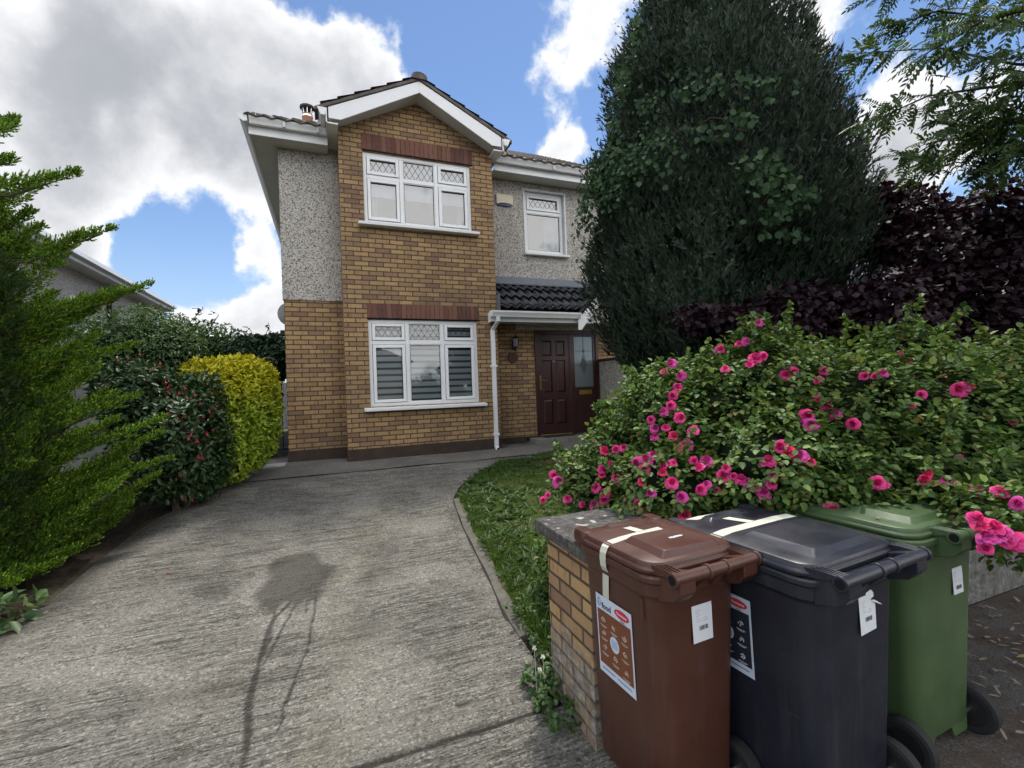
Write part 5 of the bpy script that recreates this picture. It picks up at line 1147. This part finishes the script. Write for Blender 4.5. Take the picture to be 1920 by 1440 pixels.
# --- pink rose bush
re_ = []
for (px, py, r1, r2, D, dy) in [(1110, 900, 78, 62, 3.3, .3), (1180, 850, 80, 70, 3.15, .35), (1250, 800, 90, 90, 3.0, .4), (1330, 760, 100, 100, 3.0, .45), (1420, 720, 95, 95, 3.0, .45), (1270, 900, 130, 75, 2.75, .3), (1420, 860, 140, 110, 2.7, .4), (1560, 760, 120, 120, 2.9, .45), (1580, 870, 140, 95, 2.6, .35), (1700, 760, 120, 105, 2.8, .45), (1830, 770, 120, 110, 2.7, .45), (1730, 880, 150, 95, 2.5, .35), (1880, 880, 130, 95, 2.5, .35), (1960, 800, 150, 130, 2.6, .4), (1430, 655, 40, 40, 3.0, .25), (1690, 650, 60, 30, 3.0, .25), (1905, 690, 60, 60, 2.7, .3), (1890, 990, 60, 60, 2.3, .2), (1480, 920, 110, 50, 2.6, .25), (1200, 690+120, 50, 70, 3.2, .3), (1250, 740, 60, 60, 3.05, .3), (1740, 905, 130, 48, 2.4, .25), (1620, 905, 70, 36, 2.5, .22), (1590, 945, 60, 22, 2.35, .12), (1700, 950, 80, 20, 2.3, .12), (1780, 955, 50, 20, 2.2, .1), (1905, 975, 60, 55, 1.9, .1)]:
    c = atd(px, py, D); k = D/865.; re_.append((c[0], c[1], c[2], r1*k*.9, max(.2, dy), r2*k*.9))
rose = thing('rose_bush', (2.9, 2.75, -1.55), 'sprawling rose bush covered in pink blooms behind the bins', 'rose bush')
n = 10500; P, N = shell(re_, n, .42, .24, 8, seed=12, inner=.8); P[:, 2] = np.maximum(P[:, 2], gz(P[:, 1])+.05); n = len(P)
Dr = unit(N*.7+rnd_dirs(n)*.8+np.array([0, 0, .15])); up = unit(N*.5+np.array([0, 0, .9])+rnd_dirs(n)*.35); sd_ = perp(Dr, up); sc_ = rng.uniform(.7, 1.3, n)
V_ = []
for (f, s, ll) in [(1.0, 0, 1.0), (.62, 1, .9), (.62, -1, .9), (.25, 1, .75), (.25, -1, .75)]:
    Pl = P+Dr*(sc_*.062*f)[:, None]+sd_*(sc_*.006*s)[:, None]; Dl = unit(Dr*(.45 if s else 1)+sd_*s*.9+rnd_dirs(n)*.2)
    V_.append(ovals(Pl, Dl, unit(up+rnd_dirs(n)*.25), .036*sc_*ll*1.02*rng.uniform(.8, 1.2, n), .027*sc_*ll, .14, .25, .56))
nmesh('foliage', *join(*V_), [L_ROSE], rose)
cn = MB()
for k in range(70):
    e = re_[rng.integers(len(re_))]; bx, by = 2.0+1.9*rng.random(), 2.45+.6*rng.random()
    d = rnd_dirs(1)[0]; tip = np.array(e[:3])+d*np.array(e[3:6])*1.02; tip[2] = max(tip[2], -1.2)
    cn.tube([(bx, by, float(gz(by))), ((bx+tip[0])/2, (by+tip[1])/2, (tip[2]-1.4)/2+.35), tuple(tip)], [.008, .006, .003], 5)
SPg = []
for k in range(150):                                            # leafy shoots standing out of the mass
    e = re_[rng.integers(len(re_))]; d = unit(np.array([rng.normal(), rng.normal()*.8-.3, abs(rng.normal())+.35])); p0 = np.array(e[:3])+d*np.array(e[3:6])*.9
    if p0[2] < -.9: continue
    tp = p0+unit(d+np.array([0, 0, .5])+rnd_dirs(1)[0]*.4)*rng.uniform(.08, .24); cn.tube([p0, tp], [.003, .0015], 4)
    for f in np.linspace(.15, 1, 6): SPg.append(p0+(tp-p0)*f)
SPg = np.array(SPg); sgn = []
for k in range(5): sgn.append(ovals(SPg, unit(rnd_dirs(len(SPg))+np.array([0, -.2, .35])), unit(rnd_dirs(len(SPg))*.6+np.array([0, -.3, .8])), rng.uniform(.028, .045, len(SPg)), rng.uniform(.02, .03, len(SPg)), .15, .25, .56))
nmesh('young_shoots', *join(*sgn), [L_ROSE], rose)
cn.build('canes', M_CANE, rose)
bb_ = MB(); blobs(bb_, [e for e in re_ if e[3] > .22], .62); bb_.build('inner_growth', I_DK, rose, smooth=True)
# blooms: rosettes of cupped petals
def petal(mb, a, el, L, Wd, cup, r0, z0):
    ca, sa_ = math.cos(a), math.sin(a); pts = []
    for i_ in range(4):
        u_ = i_/3
        for j in (-1, 0, 1):
            wv_ = Wd*math.sin(math.pi*(.18+.62*u_))*j; rad_ = r0+L*u_*math.cos(el+cup*u_); z = z0+L*u_*math.sin(el+cup*u_)+abs(j)*Wd*.25
            if i_ == 3: rad_ -= abs(j)*L*.1
            pts.append((rad_*ca-wv_*sa_, rad_*sa_+wv_*ca, z))
    mb.add(pts, [(i_*3+j, i_*3+j+1, i_*3+j+4, i_*3+j+3) for i_ in range(3) for j in range(2)])
def bloom(seed, full):
    r_ = random.Random(seed); mb = MB()
    for ring, (k, el, L, Wd, r0, z0) in enumerate([(8, .12, .026, .013, .003, 0), (8, .42, .022, .0125, .003, .003), (7, .75, .018, .011, .0025, .005), (6, 1.0, .0145, .009, .002, .006), (6, 1.2, .012, .007, .002, .006), (5, 1.4, .0105, .005, .001, .006)]):
        if not full and ring == 0: continue
        for q in range(k): petal(mb, 2*math.pi*(q+.5*(ring % 2))/k+r_.uniform(-.2, .2), el+r_.uniform(-.15, .2), L*r_.uniform(.85, 1.12), Wd, -.5 if ring < 2 else .25, r0, z0)
    mb.tube([(0, 0, -.012), (0, 0, .002)], [.003, .007], 6); return mb
def m_petal(name, c1, c2):
    return m_leaf(name, [(0, c1), (.6, c2), (1, tuple(min(1, x*1.25) for x in c2))], .5, .3, .25, 40, tcol=(1, .5, .7))
PK = [m_petal('pink_petal', (.72, .035, .21), (.86, .085, .34)), m_petal('magenta_petal', (.6, .04, .27), (.75, .1, .42)), m_petal('red_pink_petal', (.7, .03, .13), (.82, .06, .2))]
BM = []
for k in range(6):
    o = bloom(k, k % 3 != 2).build('flower', PK[[0, 1, 2, 0, 1, 0][k]], smooth=True); BM.append(o.data); bpy.data.objects.remove(o)
flw = [(1422, 607, 1.0), (1400, 640, 1), (1385, 645, .8), (1350, 655, 1), (1335, 660, 1), (1259, 683, 1.3), (1245, 697, .8), (1277, 705, 1.1), (1415, 675, 1.6), (1405, 685, 1), (1430, 668, 1), (1360, 692, .9), (1472, 703, 1.1), (1487, 697, 1.1), (1545, 695, .9), (1535, 715, 1.1), (1620, 705, .9), (1655, 700, 1), (1705, 676, .6), (1690, 663, .5), (1640, 705, .7), (1270, 727, 1.1), (1262, 741, 1), (1258, 760, 1), (1245, 772, 1), (1221, 787, .9), (1275, 783, 1.2), (1227, 803, 1), (1228, 819, 1), (1249, 803, 1.1), (1262, 818, 1.2), (1300, 807, 1.2), (1288, 833, 1.3), (1273, 838, 1.1), (1155, 842, .9), (1170, 840, .9), (1133, 846, 1.2), (1210, 862, 1.5), (1225, 855, 1.3), (1195, 868, 1.3), (1208, 880, 1.2), (1245, 875, 1), (1242, 888, 1.1), (1262, 868, .9), (1130, 880, 1), (1147, 873, 1.2), (1130, 890, 1), (1155, 897, 1.1), (1301, 863, .9), (1325, 866, 1.5), (1312, 878, 1.2), (1358, 892, 1.5), (1362, 878, 1), (1376, 893, .8), (1038, 890, .9), (1047, 903, 1.3), (1027, 928, .6), (1018, 937, .7), (1064, 936, .9), (1118, 915, 1.1), (1135, 925, 1.1), (1133, 937, 1), (1115, 946, 1.1), (1092, 946, .7), (1203, 905, 1.1), (1220, 925, 1.1), (1260, 906, 1.4), (1278, 932, 1.3), (1205, 963, 1.1), (1172, 952, 1.4), (1195, 945, 1.1), (1284, 968, 1.5), (1315, 918, 1.2), (1325, 908, 1), (1344, 918, .7), (1390, 900, 1.2), (1403, 905, 1.3), (1415, 912, 1.2), (1432, 925, 1.4), (1447, 908, 1.1), (1449, 890, 1), (1440, 866, 1.5), (1465, 838, 1.5), (1480, 850, 1.5), (1500, 855, 1.6), (1520, 868, 1.1), (1548, 757, 1.3), (1535, 748, .9), (1565, 777, 1.3), (1512, 780, 1.5), (1520, 796, 1.5), (1600, 795, 1.3), (1800, 730, 1.6), (1817, 727, 1.2)]
flw2 = [(1728, 740, 1), (1710, 760, .7), (1645, 905, 1.5), (1658, 912, 1.2), (1735, 900, 1.3), (1742, 890, 1.1), (1775, 900, 1.2), (1800, 915, 1.3), (1832, 920, 1.3), (1875, 922, 1.5), (1560, 957, 1.7), (1742, 977, 1.1), (1840, 985, 1.9), (1862, 990, 2.0), (1885, 1010, 2.1), (1850, 1008, 1.8), (1905, 1015, 2.0), (1870, 1002, 2), (1830, 972, 1.5), (1848, 1028, 1.3), (1910, 945, 1.6), (1900, 790, .7), (1800, 858, .7), (1880, 1000, 1.8)]
allf = sorted(flw+flw2, key=lambda q: -q[2]); EA = np.array(re_)
binbox = [(bins[k][0].location, BW[k]) for k in BW]
big, rest = allf[:100], allf[100:]
extra = []
def place_bloom(x, y):
    d = ray(x, y)
    for q in np.linspace(1.5, 3.9, 300):
        p = d*q
        if (((p-EA[:, :3])/EA[:, 3:6])**2).sum(1).min() < 1.17: return p
    return d*(2.05 if x > 1700 else 3.0)
rv, rf = [], []
for i_, (x, y, s) in enumerate(big+rest):
    p = place_bloom(x, y); dep = p@cf
    if x > 1815 and y > 960: p = ray(x, y)*1.75; dep = 1.75
    k = int(rng.integers(6)); sz = s*11.5*dep/865/.026*.8
    nrm = unit(-p/np.linalg.norm(p)*.8+rnd_dirs(1)[0]*.45+np.array([0, 0, .45]))
    q_ = Vector(nrm).to_track_quat('Z', 'Y') 
    if i_ < 100:
        o = bpy.data.objects.new('flower', BM[k]); COL.objects.link(o); o.parent = rose; o.location = Vector(p)-Vector(rose.location); o.rotation_euler = q_.to_euler(); o.scale = (sz, sz, sz*rng.uniform(.8, 1.1))
    else:
        me = BM[0]; M = Matrix.Translation(p) @ q_.to_matrix().to_4x4() @ Matrix.Scale(sz, 4); b0 = len(rv); rv += [tuple(M @ v_.co) for v_ in me.vertices]; rf += [tuple(b0+j for j in pp.vertices) for pp in me.polygons]
mb = MB(); mb.v = rv; mb.f = rf; mb.mi = [0]*len(rf); o = mb.build('small_flowers', PK[0], rose, smooth=True); o['kind'] = 'stuff'

# --- small rose sprig and weeds at the pillar, grass on the lawn
ng = 26000
gy = rng.uniform(2.1, 6.95, ng); gx = xr(gy)+.09+(4.6-xr(gy))*rng.random(ng)**1.6
pat = lump(np.stack([gx, gy, 0*gx], 1), 5, 8); keep = (pat > -.25) | (rng.random(ng) < .35); gx, gy, pat = gx[keep], gy[keep], pat[keep]; ng = len(gx)
keepb = ~((gx > 1.05) & (gx < 1.53) & (gy > 1.8) & (gy < 2.29)); gx, gy, pat = gx[keepb], gy[keepb], pat[keepb]; ng = len(gx)
GP = np.stack([gx, gy, gz(gy)+.01], 1); GD = unit(rng.normal(size=(ng, 3))*.5+np.array([0, 0, 1.0])); hl = rng.uniform(.035, .1, ng)*(1+.5*np.clip(pat, 0, 1))*np.where((gx < 1.3) & (gy < 3), 1.5, 1)
V1 = blades(GP, GD, rnd_dirs(ng), hl, rng.uniform(.005, .009, ng))
nw = 520; wy = rng.uniform(2.3, 6.7, nw); wx = xr(wy)+.1+1.2*rng.random(nw)**1.5; W0 = np.stack([wx, wy, gz(wy)+.015], 1); wl = []
for k in range(6):
    a = rng.uniform(0, 6.28, nw); Dw = np.stack([np.cos(a), np.sin(a), .5+.7*rng.random(nw)], 1); wl.append(ovals(W0+.01*rng.normal(size=(nw, 3))*np.array([1, 1, 0]), Dw, np.tile([0, 0, 1.], (nw, 1)), rng.uniform(.06, .13, nw), rng.uniform(.018, .03, nw), .2, .3))
nc = 240; cyy = rng.uniform(1.95, 3.0, nc); cxx = np.clip(1.0+.12*rng.normal(size=nc)*.6+.0*cyy, .93, 1.07); cxx = np.where(cyy > 2.35, cxx+.12+.25*rng.random(nc), cxx); C0 = np.stack([cxx, cyy, gz(cyy)+.01+.1*rng.random(nc)], 1)
for k in range(4): wl.append(ovals(C0, unit(rnd_dirs(nc)+np.array([0, 0, .4])), np.tile([0, 0, 1.], (nc, 1)), .03, .022, .1, .2, .6))
g = nmesh('grass', *join((V1[0], V1[1]),), [L_GRS]); g['kind'] = 'stuff'; tag(g, 'patchy uncut grass on the small front lawn', 'grass')
wd = nmesh('weeds', *join(*wl), [L_HED]); wd['kind'] = 'stuff'; tag(wd, 'broad leaved weeds along the edge of the lawn and pillar', 'weeds')
sp_ = [(1050/1.0, 1070, .0)]
e1 = gp(1010, 1110); shrub('rose_sprig', (1.5, 3.1, float(gz(3.1))), 'small bright green sprig growing on the lawn behind the pillar', 'plant', [(1.52, 3.05, -1.2, .16, .18, .2), (1.42, 2.95, -1.33, .12, .14, .14)], 420, 0, .045, .024, L_ROSE, .3, whorl=2)
for k, (x, y) in enumerate([(1002, 1215), (1018, 1232), (1012, 1256)]):
    p = atd(x, y, 2.42); cf_ = MB()
    for q in range(16): d = rnd_dirs(1)[0]; cf_.tube([p, p+d*.013], [.004, .002], 4)
    cf_.tube([(p[0]+.005, p[1], float(gz(p[1]))), p], .0015, 4)
    o = cf_.build('clover_flower', m_plain('clover_white', (.6, .6, .5), .8, .2)); tag(o, 'small white clover flower head at the foot of the brick pillar', 'flower', 'white clover flowers by the pillar')
# low plants at the left edge
shrub('ground_plant', (-2.25, 3.6, float(gz(3.6))), 'low broad leaved weed with tiny yellow flowers at the left edge of the drive', 'plant', [(-2.25, 3.75, -1.42, .3, .3, .12), (-2.1, 4.1, -1.38, .22, .2, .1)], 260, 0, .11, .06, L_HED, .3, whorl=1, stem=False)

# --- rowan reaching in from the right
t = thing('rowan_tree', (5.9, 1.3, -1.67), 'rowan tree with feathery leaflets hanging in from the upper right', 'tree')
br = MB(); br.tube([(5.9, 1.3, -1.7), (5.85, 1.3, 0), (5.8, 1.3, 1.4), (5.8, 1.35, 2.6), (5.8, 1.4, 4)], [.14, .12, .1, .07, .03], 10).build('trunk', M_BARK, t, smooth=True)
twigs = []; bmsh = MB()
lim_ = [([(2050, 60), (1900, 40), (1760, 20), (1640, 60)], 2.9), ([(2050, 130), (1900, 120), (1760, 90), (1610, 100)], 2.8), ([(2060, 130), (1880, 160), (1740, 180), (1640, 225)], 2.75), ([(2060, 220), (1900, 230), (1780, 250), (1700, 300)], 2.7), ([(2060, 260), (1920, 250), (1820, 265), (1730, 320)], 2.8), ([(2060, -40), (1900, -30), (1740, -50), (1640, -10)], 3.0), ([(2060, 40), (1960, 150), (1890, 220), (1850, 290)], 2.6), ([(2060, 0), (1960, 10), (1840, 40), (1720, 110)], 2.5), ([(2060, 100), (1960, 130), (1860, 200), (1790, 215)], 2.55), ([(2040, 280), (1950, 265), (1900, 280), (1850, 310)], 2.6), ([(2150, -60), (2300, -120), (2500, -150), (2700, -100)], 2.6), ([(2200, 120), (2350, 60), (2550, 60), (2750, 120)], 2.5), ([(2080, -150), (2050, -300), (2000, -420), (1960, -520)], 3.0), ([(2200, -200), (2300, -350), (2420, -480), (2500, -560)], 2.8), ([(2200, 250), (2380, 220), (2560, 250), (2720, 330)], 2.4)]
LP, LD = [], []
for pts, D in lim_:
    pp = [atd(x, y, D+.15*k) for k, (x, y) in enumerate(pts)]
    bmsh.tube([(5.8, 1.32, min(3.5, max(1.2, float(pp[0][2])-.3)))]+pp, [.03, .014, .009, .006, .003], 6)
    for (a, b) in zip(pp[:-1], pp[1:]):
        for f in rng.random(27):
            p = a+(b-a)*f+rnd_dirs(1)[0]*.09*rng.random(); d = unit((b-a)*.8/np.linalg.norm(b-a)+rnd_dirs(1)[0]*.95+np.array([0, 0, -.12])); LP.append(p); LD.append(d)
    LP.append(pp[-1]); LD.append(unit(pp[-1]-pp[-2]))
bmsh.build('branches', M_BARK, t, smooth=True)
LP, LD = np.array(LP), np.array(LD); n = len(LP); upn = unit(np.array([-.3, -.35, .8])+rnd_dirs(n)*.8); sd_ = perp(LD, upn); ll_ = rng.uniform(.13, .2, n); V_ = []
for k in range(7):
    f = .2+.115*k; droop = np.array([0, 0, -1.])*(.12*f*f)
    for s in ((1, -1) if k < 6 else (0,)):
        Pl = LP+LD*(ll_*f)[:, None]+droop*ll_[:, None]*2; Dl = unit(LD*(.55 if s else 1)+sd_*s+np.array([0, 0, -.15])+rnd_dirs(n)*.1)
        V_.append(ovals(Pl, Dl, upn, ll_*.26*(1-.06*abs(k-3)), ll_*.1, .1, .2, .5))
nmesh('crown', *join(*V_), [L_ROW], t)
rc = MB()
for p, d, l in zip(LP, LD, ll_): rc.tube([p, p+d*l*.5-np.array([0, 0, .06*l]), p+d*l*.95-np.array([0, 0, .2*l])], .0016, 4, False)
rc.build('leaf_stalks', M_CANE, t)

# ------------------------------------------------------------------ neighbouring houses

def nhouse(name, x0, x1, y0, y1, zg, ze, label, brick=True, wins=(), side_wins=(), rh=2.2, facing=-1):
    t = thing(name, ((x0+x1)/2, (y0+y1)/2, zg), label, 'house')
    zb = zg+2.6 if brick else zg
    w = MB(); w.box(x0, x1, y0, y1, zb, ze); w.build('wall', M_PEB, t)
    if brick: MB().box(x0+.012, x1-.012, y0+.012, y1-.012, zg-.3, zb).build('brick_wall', M_BRICK, t)
    o = .38; zx = ze-.02
    MB().box(x0-o, x1+o, y0-o, y1+o, zx-.02, zx).build('soffit', M_FASCIA, t)
    f = MB()
    for (a, b, c, d) in ((x0-o, x1+o, y0-o-.02, y0-o), (x0-o, x1+o, y1+o, y1+o+.02), (x0-o-.02, x0-o, y0-o, y1+o), (x1+o, x1+o+.02, y0-o, y1+o)): f.box(a, b, c, d, zx-.02, zx+.18)
    f.build('fascia', M_FASCIA, t)
    g = MB()
    for (a, b, c, d) in ((x0-o-.13, x1+o+.13, y0-o-.13, y0-o-.021), (x0-o-.13, x0-o-.021, y0-o-.02, y1+o), (x1+o+.021, x1+o+.13, y0-o-.02, y1+o)): g.box(a, b, c, d, zx+.09, zx+.19)
    g.build('gutter', M_UPVC, t)
    e = o+.08; z = zx+.2; h = min((x1-x0), (y1-y0))/2+e
    if (x1-x0) >= (y1-y0): r0, r1 = (x0-e+h, (y0+y1)/2, z+rh), (x1+e-h, (y0+y1)/2, z+rh)
    else: r0, r1 = ((x0+x1)/2, y0-e+h, z+rh), ((x0+x1)/2, y1+e-h, z+rh)
    c = [(x0-e, y0-e, z), (x1+e, y0-e, z), (x1+e, y1+e, z), (x0-e, y1+e, z)]
    rm = MB()
    if (x1-x0) >= (y1-y0):
        for p in ([c[0], c[1], r1, r0], [c[1], c[2], r1], [c[2], c[3], r0, r1], [c[3], c[0], r0]): rm.poly(p)
    else:
        for p in ([c[0], c[1], r0], [c[1], c[2], r1, r0], [c[2], c[3], r1], [c[3], c[0], r0, r1]): rm.poly(p)
    rm.poly(c[::-1]); rm.build('roof', M_TILE, t)
    for (ax, p0, a, b, c_, d) in wins:
        fr = MB(); gl = MB()
        bx = lambda q0, q1, r0_, r1_, dep: (fr.box(q0, q1, p0-dep, p0, r0_, r1_) if ax == 'y' else fr.box(*(sorted((p0, p0+dep))), q0, q1, r0_, r1_))
        s = .06
        for (q0, q1, r0_, r1_) in ((a, a+s, c_, d), (b-s, b, c_, d), (a+s, b-s, c_, c_+s), (a+s, b-s, d-s, d), (a+s, b-s, c_+(d-c_)*.66, c_+(d-c_)*.66+.05)): bx(q0, q1, r0_, r1_, .04 if ax != 'x-' else -.04)
        bx(a-.08, b+.08, c_-.06, c_, .1 if ax != 'x-' else -.1)
        fo = fr.build('window', M_UPVC, t); sub(fo, t)
        if ax == 'y': gl.poly([(a+s, p0-.012, c_+s), (b-s, p0-.012, c_+s), (b-s, p0-.012, d-s), (a+s, p0-.012, d-s)])
        else: q = p0+(.012 if ax == 'x' else -.012); gl.poly([(q, a+s, c_+s), (q, b-s, c_+s), (q, b-s, d-s), (q, a+s, d-s)])
        gl.build('pane', M_NPANE, fo)
    return t
m, nt_, b = newmat('dark_pane', .05, .8); setc(nt_, b, (.05, .06, .07)); M_NPANE = m
tl = nhouse('house', -14, -5.66, 9.5, 20.0, -1.3, 3.25, 'pebbledashed house beyond the hedge on the left with a long white eaves gutter', False, [('x', -5.66, 14.0, 14.75, 1.75, 2.55), ('x', -5.66, 11.0, 12.0, 1.6, 2.7)])
MB().tube([(-5.2, 15.95, 3.2), (-5.3, 15.95, 3.0), (-5.6, 15.95, 2.7), (-5.6, 15.95, -1.2)], .055, 8).build('soil_pipe', M_BLACK, tl, smooth=True)
tr = nhouse('house', XR_+.02, 10.9, YM+.02, 16, -1.1, 4.0, 'pebbledashed house adjoining on the right, mostly hidden behind the tall conifer', True, [('y', YM+.02, 6.6, 7.5, 2.557, 3.795), ('y', YM+.02, 8.4, 10.2, -.2, 1.15)])
MB().box(5.9, 6.9, YM-.03, YM+.01, -1.0, 1.05).build('door', M_UPVC, tr)
nhouse('house', 16.15, 23.5, 7.6, 15, -1.1, 4.05, 'brick and pebbledash house glimpsed through the purple leaves at the far right', True, [('x-', 16.15, 9.0, 10.0, 2.5, 3.6), ('y', 7.6, 17.2, 19.0, -.2, 1.15)], rh=3.2)

nhouse('house', -9, 9, -48, -40, -2.0, 3.4, 'pebbledashed house across the street, seen only reflected in the front windows', True, [])
# litter on the footpath, petals on the lids
LT = m_leaf('dead_leaf', [(0, (.07, .05, .035)), (.4, (.2, .165, .12)), (1, (.42, .37, .29))], .7, .1, .2, 3)
PT = m_leaf('fallen_petal', [(0, (.45, .2, .3)), (1, (.55, .3, .4))], .6, .2, .2, 3)
def litter(name, p, L, Wd, mat, nrm=(0, 0, 1), a=None):
    a = rng.uniform(0, 6.28) if a is None else a
    v = ovals(np.array([p]), np.array([[math.cos(a), math.sin(a), .05]]), np.array([nrm], float), L, Wd, .12, -.12, .5); return nmesh(name, *v, [mat])
for k in range(190):
    x, y = rng.uniform(2.7, 4.6), rng.uniform(.85, 1.84)
    tag(litter('fallen_leaf', (x, y, -1.664+.006), rng.uniform(.03, .085), rng.uniform(.01, .024), LT), 'small dry fallen leaf lying on the dark footpath by the green bin', 'leaf', 'dry leaves scattered on the footpath')
yl = m_leaf('yellow_leaf', [(0, (.45, .3, .12)), (1, (.5, .36, .16))], .6, .2, .2, 3)
p = np.array(gp(1905, 1228)); p = ray(1905, 1232)*(-1.66/ray(1905, 1232)[2]); tag(litter('fallen_leaf', p, .11, .028, yl, a=-.4), 'large yellowed leaf lying on the footpath right of the green bin', 'leaf')
for k in range(40):
    yq = rng.uniform(3.2, 6.8); p = (float(xl(yq))+.05+.5*rng.random()**2, yq, float(gz(yq))+.012)
    tag(litter('fallen_leaf', p, rng.uniform(.02, .045), rng.uniform(.01, .018), LT), 'small dry leaf fallen on the planted edge of the driveway', 'leaf', 'dry leaves along the edge of the driveway')
gt_, gl_, _, gz_ = bins['green']
for (x, y) in ((-.12, .3), (.02, .25), (-.2, .2)):
    p = gt_.matrix_world @ Vector((x, y, gz_+.004)); tag(litter('fallen_petal', tuple(p), .03, .016, PT), 'pale pink rose petal fallen on the green bin lid', 'petal', 'petals on the green bin lid')
p = bins['black'][0].matrix_world @ Vector((.03, .6, zt+.002)); tag(litter('fallen_petal', tuple(p), .03, .016, PT), 'pale pink rose petal fallen on the black bin lid', 'petal')
RD = m_leaf('red_petal', [(0, (.4, .03, .05)), (1, (.45, .04, .06))], .6, .2, .2, 3)
p = gp(323, 1075); tag(litter('fallen_petal', (p[0], p[1], p[2]+.012), .04, .02, RD), 'single red petal lying on the concrete driveway', 'petal')
